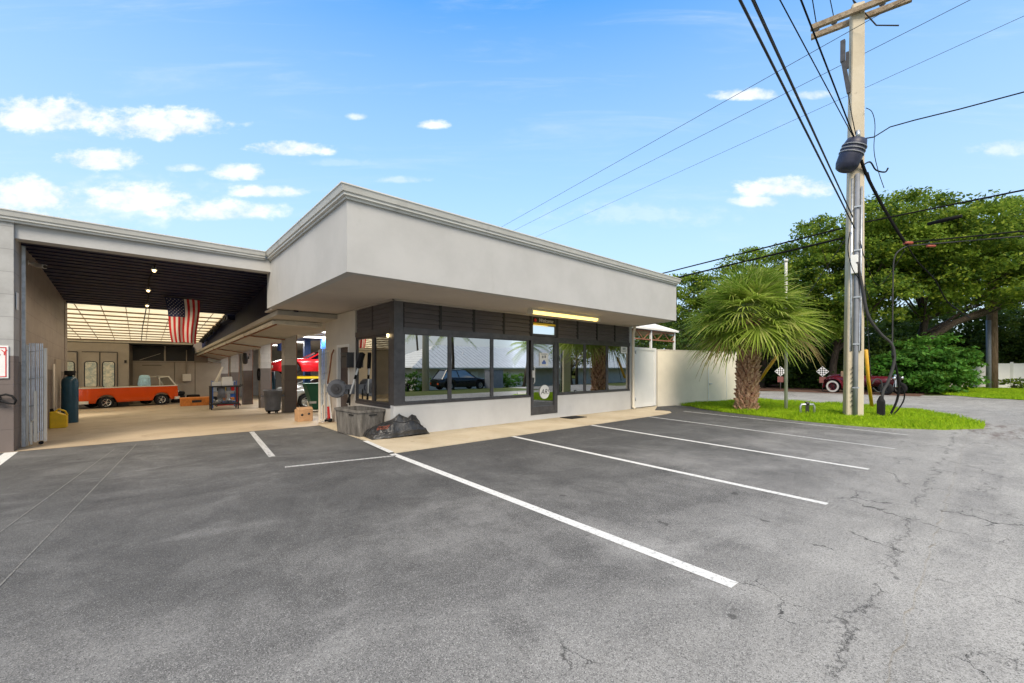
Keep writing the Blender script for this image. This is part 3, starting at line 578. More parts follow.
# brown side door with white jamb
jd = MB().box(XC-.012,11.06,.0,XC+.10,11.14,2.12).box(XC-.012,11.90,.0,XC+.10,11.98,2.12).box(XC-.011,11.14,2.05,XC+.10,11.90,2.12).build('side_door', M['white'], OB)
MB().box(XC+.075,11.14,.0,XC+.12,11.90,2.05).build('door_leaf', M['door_brown'], jd)
MB().lathe([(0,-.06),(.03,-.055),(.03,-.02),(.012,0)],(XC+.075,11.2,1.0),12,axis='x').build('handle', M['steel'], jd)

# ================================================================ GARAGE BUILDING
GB = thing('garage_building', 'low drive-through garage with dark ceiling, block pier and two-tone columns', 'building', (-1.68,YG,0))
XL = -1.68; XW = -1.88
MB().box(-14, 11.5, -.3, XL, 11.95, 4.13).build('block_pier', M['block'], GB)
MB().box(-2.15, 11.951, -.6, XW, 20.4, 4.13).box(XW, 11.951, -.3, XL, 12.10, 4.13).build('left_wall', M['block_in'], GB)
MB().box(XL+.001, 11.56, 3.82, XA-.001, 11.86, 4.133).build('front_beam', M['stucco'], GB)
gutter([(-14,11.5),(XL,11.5),(XA-.13,11.56)], prof, 'gutter', GB)
# dark deck: lapped ribs running across the drive
YD = 21.0
def zc(y): return min(4.2-.07*(y-13.7), 4.085)
dk = MB(); y = 11.861; st_ = .415
while y < YD-.01:
    y1 = min(y+st_, YD)
    dk.hexa([(XW+.002,y,zc(y)),(4.9,y,zc(y)),(4.9,y1,zc(y1)+.022),(XW+.002,y1,zc(y1)+.022),(XW+.002,y,zc(y)+.04),(4.9,y,zc(y)+.04),(4.9,y1,zc(y1)+.04),(XW+.002,y1,zc(y1)+.04)])
    y += st_
dk.build('dark_ceiling', M['deck'], GB)
dk = MB(); dk.box(2.74,YD+.01,3.5,4.9,42,3.9); dk.hexa([(3.0,11.9,2.95),(3.1,11.9,2.95),(3.1,42,2.25),(3.0,42,2.25),(3.0,11.9,4.1),(3.1,11.9,4.1),(3.1,42,4.0),(3.0,42,4.0)])
dk.build('dark_bulkhead', M['deck'], GB)
# translucent rear roof on purlins
def zl(y): return 3.70-.057*(y-YD)
sk = MB(); pu = MB(); y = YD+.01; i = 0
while y < 32.4:
    y1 = y+1.145; z0, z1 = zl(y), zl(y1)
    sk.add([(-9,y+.03,z0+.05),(2.73,y+.03,z0+.05),(2.73,y1-.03,z1+.02),(-9,y1-.03,z1+.02)], [(0,1,2,3)])
    pu.hexa([(-9,y1-.035,z1-.03),(2.73,y1-.035,z1-.03),(2.73,y1+.035,z1-.03),(-9,y1+.035,z1-.03),(-9,y1-.035,z1+.05),(2.73,y1-.035,z1+.05),(2.73,y1+.035,z1+.05),(-9,y1+.035,z1+.05)])
    y = y1
pu.build('purlins', M['purlin'], GB); sk.build('translucent_roof', M['skylight'], GB, fixn=False)
rb = MB()
for x in np.arange(-8.3, 2.7, .66): rb.bar((x,YD+.02,zl(YD)+.01),(x,32.4,zl(32.4)-.0),.020,.02)
rb.build('panel_joints', M['purlin'], GB)
# jagged edge of hanging insulation along the right side
jg = MB(); y = YD+.1; jg.hexa([(2.72,y,zl(y)+.05),(2.86,y,zl(y)+.05),(2.86,31.6,zl(31.6)+.05),(2.72,31.6,zl(31.6)+.05),(2.72,y,zl(y)+.09),(2.86,y,zl(y)+.09),(2.86,31.6,zl(31.6)+.09),(2.72,31.6,zl(31.6)+.09)])
while y < 31.5:
    h_ = rnd.uniform(.06,.24); jg.hexa([(2.72,y,zl(y)-h_),(2.84,y,zl(y)-h_*.7),(2.84,y+.25,zl(y)-h_),(2.72,y+.25,zl(y)-h_*.6),(2.64,y,zl(y)+.1),(2.92,y,zl(y)+.1),(2.92,y+.25,zl(y)+.1),(2.64,y+.25,zl(y)+.1)]); y += rnd.uniform(.28,.5)
jg.build('insulation_edge', M['black'], GB)
# lower overhang along the columns, falling to the back
def zo2(y): return 2.97-.022*(y-YG)
def zo(y): return zo2(y)-.12
def zi(y): return 2.71-.033*(y-13)
ov = MB(); ov.hexa([(2.62,11.95,zo(11.95)),(4.9,11.95,zo(11.95)),(4.9,42,zo(42)),(2.62,42,zo(42)),(2.62,11.95,zo2(11.95)),(4.9,11.95,zo2(11.95)),(4.9,42,zo2(42)),(2.62,42,zo2(42))]); ov.build('overhang_slab', M['slab'], GB)
COLY = [17.2,21.3,25.4,29.4,33.4,37.4]
BAYY = [12.95]+COLY
# tilt-up doors parked flat below the overhang, pale edged frames with rust
for a_, b_ in zip(BAYY[:-1], BAYY[1:]):
    z0, z1, w0, w1 = zo(a_)-.07, zo(b_)-.07, zi(a_), zi(b_)
    d_ = MB(); d_.hexa([(2.78,a_+.05,z0),(4.02,a_+.05,w0),(4.02,b_-.05,w1),(2.78,b_-.05,z1),(2.78,a_+.05,z0+.04),(4.02,a_+.05,w0+.04),(4.02,b_-.05,w1+.04),(2.78,b_-.05,z1+.04)])
    do = d_.build('tilt_door', M['slab'], GB)
    e_ = MB().bar((2.75,a_+.03,z0-.01),(2.75,b_-.03,z1-.01),.06,.10).bar((2.78,a_+.06,z0-.01),(4.02,a_+.06,w0-.01),.05,.07).bar((2.80,a_+.03,z0+.03),(4.02,a_+.03,z0+.03),.04,.05); e_.build('door_edge', M['pale_edge'], do)
    MB().bar((2.83,a_+.1,z0-.05),(2.83,b_-.1,z1-.05),.04,.05).bar((2.80,b_-.08,z1-.04),(4.0,b_-.08,w1-.05),.035,.035).box(2.72,b_-.1,z1-.1,2.82,b_,z1+.04).build('door_hinge', M['rust'], do)
for i, y in enumerate(COLY):
    MB().box(4.0, y-.02, fall(y)-.3, 4.40, y+.42, zo(y)+.02).build('column', M['column'], GB)
for y in COLY[:-1]: MB().box(4.401, y, fall(y), 4.43, y+.10, zo(y)-.02).build('red_edge', M['rust'], GB)
# back wall
YB = 33.4
MB().box(-9, YB, -1.2, 3.3, YB+.2, 3.7).build('back_wall', M['beige_dark'], GB); MB().box(3.31,42,-1.3,12.4,42.2,3.6).build('bay_end_wall', M['bay_wall'], GB)
MB().box(-9,32.62,2.82,2.5,YB-.002,2.90).box(-9,32.60,2.90,2.5,32.66,3.04).build('back_beam', M['black'], GB)
MB().box(-9,32.5,2.905,2.45,32.598,3.0).build('roof_edge_trim', M['offwhite'], GB)
bw = MB(); bw.box(-.30,YB-.06,1.86,2.6,YB-.002,2.80); bo = bw.build('high_window', M['black'], GB)
MB().box(1.12,YB-.10,1.86,1.20,YB-.061,2.80).box(-.30,YB-.1,1.84,2.6,YB-.061,1.90).bar((-.0,YB-.08,1.95),(.95,YB-.08,2.35),.03).build('window_bars', M['door_beige'], bo)
for a_, b_ in ((-.30,1.60),(1.64,2.62),(2.66,4.0)): MB().box(a_,YB-.05,-.75,b_,YB-.004,1.82).build('wall_panel', M['door_beige'], GB)
pd = MB().box(.12,YB-.075,-.7,1.00,YB-.052,1.62).build('back_door', M['door_beige'], GB); MB().bar((.12,YB-.08,1.64),(1.0,YB-.08,1.64),.03).build('door_frame', M['black'], pd)
el = MB().box(2.0,YB-.25,.65,2.42,YB-.051,1.1); eo = el.build('electrical_box', M['offwhite'], GB, bevel=.01); MB().tube([(2.2,YB-.12,1.1),(2.2,YB-.12,2.6)],.03).build('conduit', M['door_beige'], eo)
# side door in the far left wall
MB().box(XW+.0005,18.2,-.2,XW+.03,19.3,1.75).build('side_door', M['door_beige'], GB)
MB().bar((XL+.035,12.12,.0),(XL+.035,12.12,3.80),.06,.05).build('corner_channel', M['steel'], GB)
MB().tube([(XW+.05,17.6,1.6),(XW+.05,17.6,-.1)],.03).build('wall_pipe', M['offwhite'], GB)
MB().box(-2.16,20.401,-.6,XW+.02,20.98,4.13).build('wall_end', M['block_in'], GB)
# right service bays behind the columns
by = MB(); by.box(11.4,12.96,-1.2,11.55,42,3.1); by.build('bay_back_wall', M['bay_wall'], GB)
MB().hexa([(4.7,12.96,3.02),(11.4,12.96,3.02),(11.4,42,3.02),(4.7,42,3.02),(4.7,12.96,3.1),(11.4,12.96,3.1),(11.4,42,3.1),(4.7,42,3.1)]).build('bay_ceiling', M['bay_wall'], GB)

# spray booth at the back
SB = thing('spray_booth', 'beige spray booth with three tall doors and lit arched windows at the garage back', 'booth', (-2.5,31,fall(31)))
MB().box(-9,31.0,-.62,-.44,32.5,2.80).build('booth_body', M['door_beige'], SB)
for a_ in (-3.05,-2.22,-1.55):
    d_ = MB().box(a_,30.955,-.58,a_+.64,30.998,2.30).build('door', M['door_beige'], SB)
    MB().bar((a_+.655,30.95,-.58),(a_+.655,30.95,2.32),.035).bar((a_-.01,30.95,2.32),(a_+.66,30.95,2.32),.03).build('door_trim', M['black'], d_)
    w_ = []; x0, x1, z0, z1, rr = a_+.09, a_+.55, .45, 1.82, .12
    for cx_, cz_, a0 in ((x1-rr,z1-rr,0),(x0+rr,z1-rr,90),(x0+rr,z0+rr,180),(x1-rr,z0+rr,270)):
        for q in range(5): an = R(a0+q*22.5); w_.append((cx_+rr*math.cos(an), cz_+rr*math.sin(an)))
    n_ = len(w_); mb = MB().add([(x,30.952,z) for x, z in w_],[tuple(range(n_))]); mb.build('window', M['booth_pane'], d_)
    rm = MB().tube([(x,30.948,z) for x, z in w_]+[(w_[0][0],30.948,w_[0][1])],.022,6); rm.build('window_seal', M['black'], d_)
MB().box(-.62,30.93,1.75,-.52,31,1.9).build('latch', M['black'], SB)

# ================================================================ THINGS IN AND ROUND THE GARAGE
# hanging lamps on a conduit
ln = thing('conduit_run', 'thin dark conduit along the dark garage ceiling', 'conduit', (.29,13.6,zc(13.6)-.05))
MB().tube([(.29,13.6,zc(13.6)-.04),(.28,14.1,zc(14.1)-.05),(.2,15.6,zc(15.6)-.07),(.2,17.05,zc(17.05)-.05),(.21,18.3,zc(18.3)-.07),(.19,19.6,zc(19.6)-.05),(.17,21.2,3.6),(.1,26,zl(26)-.08),(.08,31.5,zl(31.5)-.07)],.016,6).build('pipe', M['cable'], ln)
for i, (y, lb) in enumerate(((14.1,'lit ceiling lamp nearest the garage mouth'),(17.05,'lit ceiling lamp in the middle of the dark ceiling'),(19.6,'lit ceiling lamp at the inner edge of the dark ceiling'))):
    x_, z_ = (.28 if y < 15 else .2), zc(y)-.05
    lp = thing('ceiling_lamp', lb, 'lamp', (x_,y,z_), 0, 'small lamps under the garage ceiling')
    MB().lathe([(.0,.04),(.04,.03),(.055,-.03),(.065,-.05)],(x_,y,z_),14).build('lamp_shade', M['white'], lp)
    MB().lathe([(.03,-.04),(.036,-.07),(.028,-.095),(0,-.105)],(x_,y,z_),12).build('bulb', M['bulb'], lp)
    ld_ = bpy.data.lights.new('lamp_light', 'SPOT'); ld_.energy = 42; ld_.color = (1, .80, .58); ld_.spot_size = R(165); ld_.spot_blend = .5; ld_.shadow_soft_size = .06
    lo_ = bpy.data.objects.new('lamp_light', ld_); COL.objects.link(lo_); lo_.parent = lp; lo_.location = (0,0,-.13)
# fluorescent fixture under the soffit by the door
fx = thing('wall_lamp', 'long yellow lit fluorescent lamp under the soffit above the entrance', 'lamp', (8.62,7.55,2.93))
MB().box(7.25,7.47,2.915,10.0,7.63,2.981).build('housing', M['offwhite'], fx)
MB().loft([[(x,7.55+.085*math.cos(a),2.912-.075*math.sin(a)) for a in [math.pi*i/8 for i in range(9)]] for x in (7.29,9.90)], closed=False, smooth=True).build('diffuser', M['tube'], fx)
MB().box(9.905,7.46,2.83,10.0,7.64,2.914).build('end_cap', M['offwhite'], fx); MB().box(7.25,7.46,2.83,7.288,7.64,2.914).build('end_cap', M['offwhite'], fx)

# US flag hung upright
def flag():
    w_, h_ = .95, 1.49; x0, y0, z1 = .62, 18.2, 3.86
    root = thing('flag', 'stars and stripes flag hanging upright from the dark ceiling', 'flag', (x0+.4,y0,z1))
    def P(s, t, off=0):                                   # s across 0..1, t down 0..1
        x = x0+w_*(s*(1-.30*t)+.24*t*(1.0-.15*t)) + .02*math.sin(6*t); z = z1-h_*t-.03*s-.02*math.sin(9*s)*t
        y = y0+(.035+.05*t)*math.sin(13*s+1.5*t)+off; return (x, y, z)
    fl_ = MB(); ns, ntt = 39, 26; vs = [P(i/ns, j/ntt) for j in range(ntt+1) for i in range(ns+1)]
    for j in range(ntt):
        for i in range(ns):
            stripe_ = i//3; cant = i < 21 and j < 11
            fl_.add([vs[j*(ns+1)+i],vs[j*(ns+1)+i+1],vs[(j+1)*(ns+1)+i+1],vs[(j+1)*(ns+1)+i]],[(0,1,2,3)], 2 if cant else (0 if stripe_%2==0 else 1), True)
    fl_.build('cloth', [M['flag_red'],M['flag_white'],M['flag_blue']], root)
    stm = MB(); cw, chh = 21/39, 11/26
    for r_ in range(11):
        for c_ in range(5 if r_%2 else 6) if False else range(9):
            if (r_+c_) % 2: continue
            s0 = cw*(c_+1)/10.; t0 = chh*(r_+1)/12.; pts = []
            for q in range(10):
                a_ = R(36*q-90); rad = 1 if q%2==0 else .4; pts.append(P(s0+rad*.020*math.cos(a_), t0+rad*.0135*math.sin(a_), -.006))
            stm.add(pts, [tuple(range(10))])
    so_ = stm.build('stars', M['flag_white'], root); so_['kind'] = 'stuff'
    MB().tube([(x0-.03,y0,z1+.015),(x0+w_+.03,y0,z1-.015)],.012,6).build('rod', M['black'], root)
flag()

# security camera
cm = thing('security_camera', 'white security camera high on the left garage wall', 'camera', (XW,14.3,3.86))
MB().cyl((XW,14.3,3.86),(XW+.10,14.28,3.84),.022,None,8).lathe([(0,0),(.05,0),(.05,.015),(0,.015)],(XW+.002,14.3,3.86),14,axis='x').build('bracket', M['white'], cm)
MB().bar((XW+.06,14.38,3.85),(XW+.28,14.07,3.77),.09,.09).build('body', M['white'], cm, bevel=.01); MB().cyl((XW+.281,14.069,3.77),(XW+.292,14.055,3.766),.034,None,12).build('lens', M['ink'], cm)
# sign on the pier
sg = thing('warning_sign', 'white tow away sign with red letters on the block pier', 'sign', (-2.12,11.49,1.6))
MB().box(-2.52,11.478,1.31,-1.735,11.494,1.885).build('plate', M['sign_white'], sg, bevel=.006)
sb = MB(); z0, z1, x0, x1 = 1.335, 1.86, -2.495, -1.76
sb.box(x0,11.472,z1-.012,x1,11.4775,z1).box(x0,11.472,z0,x1,11.4775,z0+.012).box(x0,11.472,z0+.012,x0+.012,11.4775,z1-.012).box(x1-.012,11.472,z0+.012,x1,11.4775,z1-.012).build('border', M['sign_red'], sg)
text('lettering', 'TOW AWAY', .135, facing_front(-2.13,11.474,1.76), M['sign_red'], sg, .001)
text('lettering', 'ZONE', .10, facing_front(-2.0,11.474,1.635), M['sign_red'], sg, .001)
for z, s_ in ((1.54,.07),(1.46,.055),(1.40,.045)): text('small_print', 'UNAUTHORIZED', s_, facing_front(-2.13,11.474,z), M['sign_red'], sg, .001)
# cord looped on the pier
hs_ = thing('power_cord', 'black cord looped on two hooks on the pier below the sign', 'cord', (-1.8,11.45,.95))
MB().tube([(-2.2,11.44,.98),(-1.95,11.43,.93),(-1.83,11.42,.92),(-1.72,11.40,.87),(-1.655,11.38,.86),(-1.635,11.37,.92),(-1.68,11.38,1.0),(-1.76,11.42,1.03),(-1.86,11.43,1.0),(-2.1,11.44,1.02)],.018,8).build('cord', M['rubber'], hs_)
MB().cyl((-1.86,11.495,.92),(-1.86,11.39,.92),.035,None,10).cyl((-1.86,11.495,.99),(-1.86,11.39,.99),.03,None,10).build('hook', M['rubber'], hs_)
nt_ = MB().box(-1.668,11.62,2.55,-1.66,11.78,2.86).build('notice_plate', M['sign_white']); tag(nt_, 'small white notice high on the pier return inside the garage mouth', 'sign')

# folding scissor gates
def scissor(x0, x1, y, zb, zt, label, n=7):
    g_ = thing('folding_gate', label, 'gate', ((x0+x1)/2,y,zb), 0, 'folding gates at the garage mouth')
    MB().box(x0,y-.03,zb,x0+.045,y+.03,zt-.03).build('post', M['offwhite'], g_, bevel=.004); MB().box(x1-.045,y-.03,zb+.06,x1,y+.03,zt-.09).build('post', M['offwhite'], g_, bevel=.004)
    for i in range(n):
        x = x0+.06+(x1-x0-.12)*i/(n-1); MB().box(x-.0075,y-.03+.03*(i%2),zb+.08,x+.0075,y+.0+.03*(i%2),zt+.0).build('bar', M['lattice'], g_)
    rv = MB()
    for q in range(4):
        z = zb+.25+(zt-zb-.4)*q/3
        rv.tube([(x0+.05,y-.035,z-.02),(x1-.05,y-.035,z+.02)],.007,6)
    rv.build('rivet_rods', M['steel'], g_)
    MB().box(x0+.12,y-.06,zb+.06,x0+.155,y-.032,zb+1.05).box(x0+.07,y-.06,zb+.02,x0+.1,y-.032,zb+.45).tube([(x0+.085,y-.05,zb+.45),(x0+.14,y-.05,zb+.52)],.014).build('lock_bar', M['offwhite'], g_)
    MB().cyl((x1-.08,y-.02,zb+.035),(x1-.08,y+.02,zb+.035),.035,None,12).build('castor', M['rubber'], g_); return g_
scissor(-1.645,-1.36,12.25,.0,1.97,'pale folded scissor gate against the left pier')
scissor(3.72,3.98,12.30,-.01,2.03,'pale folded scissor gate beside the white office wall',7)
# jerrycan
jc = thing('jerrycan', 'yellow plastic fuel can on the floor by the left gate', 'can', (-1.66,16.9,fall(16.9)))
o = Vector((-1.66,16.9,fall(16.9)))
bx_ = MB(); pr = [(-.17,0),(.15,0),(.17,.04),(.17,.34),(.06,.40),(-.04,.46),(-.17,.46)]
bx_.add([(o.x+x,o.y-.10,o.z+z) for x, z in pr]+[(o.x+x,o.y+.10,o.z+z) for x, z in pr],[tuple(range(7)),tuple(range(7,14))[::-1]]+[(i,(i+1)%7,7+(i+1)%7,7+i) for i in range(7)]); bx_.build('body', M['yellow'], jc, bevel=.025)
MB().tube([(o.x-.08,o.y,o.z+.45),(o.x+.0,o.y,o.z+.52),(o.x+.12,o.y,o.z+.46),(o.x+.165,o.y,o.z+.34)],.022,8).build('handle', M['yellow'], jc); MB().cyl((o.x-.12,o.y,o.z+.455),(o.x-.14,o.y,o.z+.54),.04,.035,12).build('cap', M['rubber'], jc)
# gas cylinder
o = Vector((-1.62,18.9,fall(18.9)))
gc = thing('gas_cylinder', 'tall dark blue gas cylinder standing at the left wall end', 'cylinder', o)
MB().lathe([(0,0),(.18,0),(.19,.03),(.19,1.26),(.172,1.36),(.11,1.43),(.06,1.45)],o,24).build('body', M['cyl'], gc)
MB().lathe([(.06,1.44),(.06,1.48),(.08,1.5)],o,16).lathe([(.12,1.48),(.13,1.60),(.11,1.62),(.10,1.5)],o,16).cyl(o+Vector((-.1,0,1.56)),o+Vector((.1,0,1.56)),.03).build('valve_collar', M['rubber'], gc)

# generic wheel and car bodies (local x forward, y left, z up)
def wheel(x, y, r, w, parent, rim='chrome', wall=None, spokes=6):
    s_ = 1 if y > 0 else -1; yo = y
    t_ = MB().lathe([(r*.62,-w/2),(r*.9,-w/2),(r*.985,-w*.36),(r,-w*.2),(r,w*.2),(r*.985,w*.36),(r*.9,w/2),(r*.62,w/2)],(x,yo,r),26,axis='y'); tyre = t_.build('wheel', M['rubber'], parent, world=False)
    k_ = MB().lathe([(r*.63,-w*.45),(r*.63,w*.45),(r*.56,w*.40*1),(r*.5,w*.1)],(x,yo,r),26,axis='y').lathe([(r*.63,-w*.45),(r*.56,-w*.40),(r*.5,-w*.1)],(x,yo,r),26,axis='y')
    for q in range(spokes):
        a_ = 2*math.pi*q/spokes; k_.bar((x,yo+s_*w*.22,r),(x+r*.6*math.cos(a_),yo+s_*w*.36,r+r*.6*math.sin(a_)),r*.16,r*.08)
    k_.cyl((x,yo-s_*w*.3,r),(x,yo+s_*w*.34,r),r*.16,None,12); k_.build('rim', M[rim], tyre, world=False)
    MB().cyl((x,yo-.02,r),(x,yo+.02,r),r*.56,None,20).build('brake_disc', M['black'], tyre, world=False)
    if wall: MB().lathe([(r*.64,s_*w*.505),(r*.90,s_*w*.505),(r*.90,s_*w*.515),(r*.64,s_*w*.515)],(x,yo,r),26,axis='y',smooth=False).build('white_wall', M[wall], tyre, world=False)
    return tyre
def interp(tab, x):
    for (a, va), (b, vb) in zip(tab[:-1], tab[1:]):
        if x <= b: f_ = (x-a)/(b-a) if b > a else 0; f_ = max(0, f_); f_ = f_*f_*(3-2*f_); return va+(vb-va)*f_
    return tab[-1][1]
def car(root, L_, W_, sill, deck, wid, house, wheels, r, paint, rim='silver', lights=True, plates=True):
    """deck: belt/bonnet height along x; wid: half-width factor along x; house: (x0,x1,x2,x3,roof z) of the glasshouse"""
    xs_ = np.linspace(-L_/2, L_/2, 70); ra = r*1.16; rings = []
    for x in xs_:
        h_ = interp(deck, x); w_ = W_/2*interp(wid, x); b = sill+.10*max(0, abs(x)/(L_/2)-.82)/.18
        for wx in wheels:
            if abs(x-wx) < ra: b = max(b, r+math.sqrt(ra*ra-(x-wx)**2))
        b = min(b, h_-.06); m = b+(h_-b)*.55
        half = [(w_*.96,b),(w_,b+(h_-b)*.3),(w_*.995,m),(w_*.95,h_-.045),(w_*.86,h_),(w_*.5,h_+.025),(0,h_+.03)]
        rings.append([(x,-y,z) for y, z in half]+[(x,y,z) for y, z in half[::-1][1:]])
    b_ = MB().loft(rings, closed=False, caps=(False,False)); n_ = len(rings[0])
    b_.add(rings[0],[tuple(range(n_))]); b_.add(rings[-1],[tuple(range(n_))[::-1]])
    body = b_.build('body', M[paint], root, world=False)
    MB().box(-L_/2+.3,-W_/2+.22,sill+.02,L_/2-.3,W_/2-.22,sill+.25).build('underbody', M['black'], root, world=False)
    if house:
        x0, x1, x2, x3, zr = house; wr = W_/2*.66; wb = W_/2*.90
        zb0, zb3 = interp(deck, x0)-.02, interp(deck, x3)-.02
        def q(x, w, z): return [(x,-w,z),(x,w,z)]
        MB().hexa([(x0,-wb,zb0),(x3,-wb,zb3),(x3,wb,zb3),(x0,wb,zb0),(x1,-wr,zr-.03),(x2,-wr,zr-.03),(x2,wr,zr-.03),(x1,wr,zr-.03)]).build('windows', M['glass_car'], root, world=False, bevel=.03)
        rr_ = []
        for x, dz in ((x1-.05,-.035),(x1+.1,0),((x1+x2)/2,.025),(x2-.1,0),(x2+.05,-.035)):
            rr_.append([(x,-wr*1.03,zr+dz-.05),(x,-wr*.9,zr+dz),(x,0,zr+dz+.03),(x,wr*.9,zr+dz),(x,wr*1.03,zr+dz-.05)])
        ro = MB().loft(rr_, closed=False)
        ro.build('roof', M[paint], root, world=False)
        pl = MB()
        for s_ in (-1,1):
            pl.bar((x0,s_*wb,zb0),(x1,s_*wr,zr-.02),.06).bar((x3,s_*wb,zb3),(x2,s_*wr,zr-.02),.06).bar(((x0+x3)/2,s_*wb,(zb0+zb3)/2),((x1+x2)/2,s_*wr*1.01,zr-.02),.06)
        pl.build('pillars', M[paint], root, world=False)
    for wx in wheels:
        for s_ in (-1,1): wheel(wx, s_*(W_/2-.11), r, .2, root, rim)
    if lights:
        for s_ in (-1,1):
            hb = interp(deck, L_/2)*.72
            MB().lathe([(0,.05),(.06,.045),(.085,.0),(.085,-.06)],(L_/2-.03,s_*W_*.33,hb+.05),14,axis='x').build('headlight', M['chrome'], root, world=False)
            MB().box(-L_/2-.015,s_*W_*.33-.1,hb-.02,-L_/2+.05,s_*W_*.33+.1,hb+.12).build('taillight', M['taillight'], root, world=False)
    return root

# orange topless van ------------------------------------------------
def van():
    th = R(23); bx0 = Vector((-1.27,29.30)); ax = Vector((math.cos(th),math.sin(th)))
    L_, W_ = 4.35, 1.74; ctr = bx0+ax*1.12+Vector((-ax.y,ax.x))*(W_/2-.1)
    root = thing('convertible_van', 'orange open-top van with cream waistband parked at the garage back', 'van', (ctr.x,ctr.y,fall(ctr.y)), th)
    r = .31; wh = (-1.12,1.22); ra = .39
    def plan(h_, n=120):      # rounded rectangle
        pts = []; a, b_, rc = L_/2, W_/2, .46
        segs = []
        for (cx, cy, a0) in ((a-rc,b_-rc,0),(-a+rc,b_-rc,90),(-a+rc,-b_+rc,180),(a-rc,-b_+rc,270)):
            for q in range(9): an = R(a0+q*90/8); segs.append((cx+rc*math.cos(an), cy+rc*math.sin(an), an))
        out = []
        for i in range(len(segs)):
            p, q = segs[i], segs[(i+1)%len(segs)]
            d_ = math.hypot(q[0]-p[0], q[1]-p[1]); k_ = max(1, int(d_/.06))
            for j in range(k_): f_ = j/k_; out.append((p[0]+(q[0]-p[0])*f_, p[1]+(q[1]-p[1])*f_))
        return out
    P = plan(0); rows = [(.30,.955),(.36,.985),(.50,1.0),(.75,1.0),(1.03,.985)]; rings = []
    for z, sc_ in rows:
        rg = []
        for x, y in P:
            zz = z
            if abs(y) > W_/2-.2:
                for wx in wh:
                    if abs(x-wx) < ra: zz = max(z, r+math.sqrt(ra*ra-(x-wx)**2)+.002*rows.index((z,sc_)))
            rg.append((x*(sc_ if abs(x) > L_/2-.5 else 1), y*sc_, zz))
        rings.append(rg)
    MB().loft(rings).build('body', M['orange'], root, world=False)
    MB().loft([[(x*.986,y*.986,1.031) for x, y in P],[(x*.993,y*.993,1.04) for x, y in P],[(x*.992,y*.992,1.078) for x, y in P],[(x*.985,y*.980,1.086) for x, y in P],[(x*.978,y*.966,1.085) for x, y in P]]).build('waistband', M['offwhite'], root, world=False)
    n_ = len(P); MB().add([(x*.97,y*.97,.55) for x, y in P],[tuple(range(n_))]).build('floor_pan', M['seat'], root, world=False)
    MB().loft([[(x*.977,y*.965,1.084) for x, y in P],[(x*.94,y*.91,.56) for x, y in P]]).build('inner_trim', M['seat'], root, world=False)
    MB().box(-1.75,-.7,.56,-1.25,.7,1.02).box(-1.85,-.7,1.02,-1.6,.7,1.09).box(.15,-.68,.56,.65,.68,.95).build('bench_seat', M['seat'], root, world=False, bevel=.05)
    ws = MB()
    for s_ in (-1,1): ws.bar((1.98,s_*.68,1.06),(1.66,s_*.60,1.56),.06).bar((1.66,s_*.60,1.56),(1.22,s_*.62,1.52),.035).bar((1.22,s_*.62,1.52),(1.22,s_*.66,1.06),.03)
    ws.bar((1.66,-.63,1.56),(1.66,.63,1.56),.06).build('windscreen_frame', M['offwhite'], root, world=False)
    MB().add([(1.93,-.65,1.08),(1.93,.65,1.08),(1.67,.58,1.54),(1.67,-.58,1.54)],[(0,1,2,3)]).build('windscreen', M['glass_clear'], root, world=False)
    for wx in wh:
        for s_ in (-1,1): wheel(wx, s_*(W_/2-.10), r, .19, root, 'chrome', None, 5)
    bp = [(-L_/2-.07,y,z) for y, z in ()]
    for s_ in (-1,1):
        path = [(s_*(L_/2-.35),-W_/2-.05,.36),(s_*(L_/2-.05),-W_/2+.15,.36),(s_*(L_/2+.07),-.4,.36),(s_*(L_/2+.07),.4,.36),(s_*(L_/2-.05),W_/2-.15,.36),(s_*(L_/2-.35),W_/2+.05,.36)]
        bm_ = MB()
        for a, b_ in zip(path[:-1], path[1:]): bm_.bar(a, b_, .06, .14)
        bm_.build('bumper', M['offwhite'], root, world=False)
    for s_ in (-1,1):
        MB().lathe([(0,-.03),(.055,-.025),(.07,0),(.07,.04)],(-L_/2-.01,s_*.62,.72),14,axis='x').build('taillight', M['taillight'], root, world=False)
        MB().lathe([(0,.04),(.08,.03),(.10,0),(.10,-.05)],(L_/2-.02,s_*.55,.74),16,axis='x').build('headlight', M['chrome'], root, world=False)
    MB().box(-L_/2-.02,-.17,.58,-L_/2+.02,.17,.72).build('number_plate', M['sign_white'], root, world=False)
    MB().box(-1.6,-.6,.30,1.7,.6,.5).build('underbody', M['black'], root, world=False)
    q = ctr+ax*.80; cl = thing('draped_cloth', 'pale blue and white cloth draped over the front seat of the orange van', 'cloth', (q.x,q.y,fall(q.y)+.95), th)
    g_ = MB()
    rr2 = []
    for z, kx, ky in ((0,.20,.40),(.25,.21,.42),(.52,.18,.41),(.66,.15,.37),(.71,.08,.30)):
        rr2.append([(kx*math.cos(a)*(1+.06*math.sin(5*a+z*9)), ky*math.copysign(abs(math.sin(a))**.7, math.sin(a))*(1+.05*math.cos(7*a+z*11)), z) for a in [2*math.pi*q/28 for q in range(28)]])
    g_.loft(rr2, caps=(False,True)).build('cloth', M['bluewhite'], cl, world=False)
van()

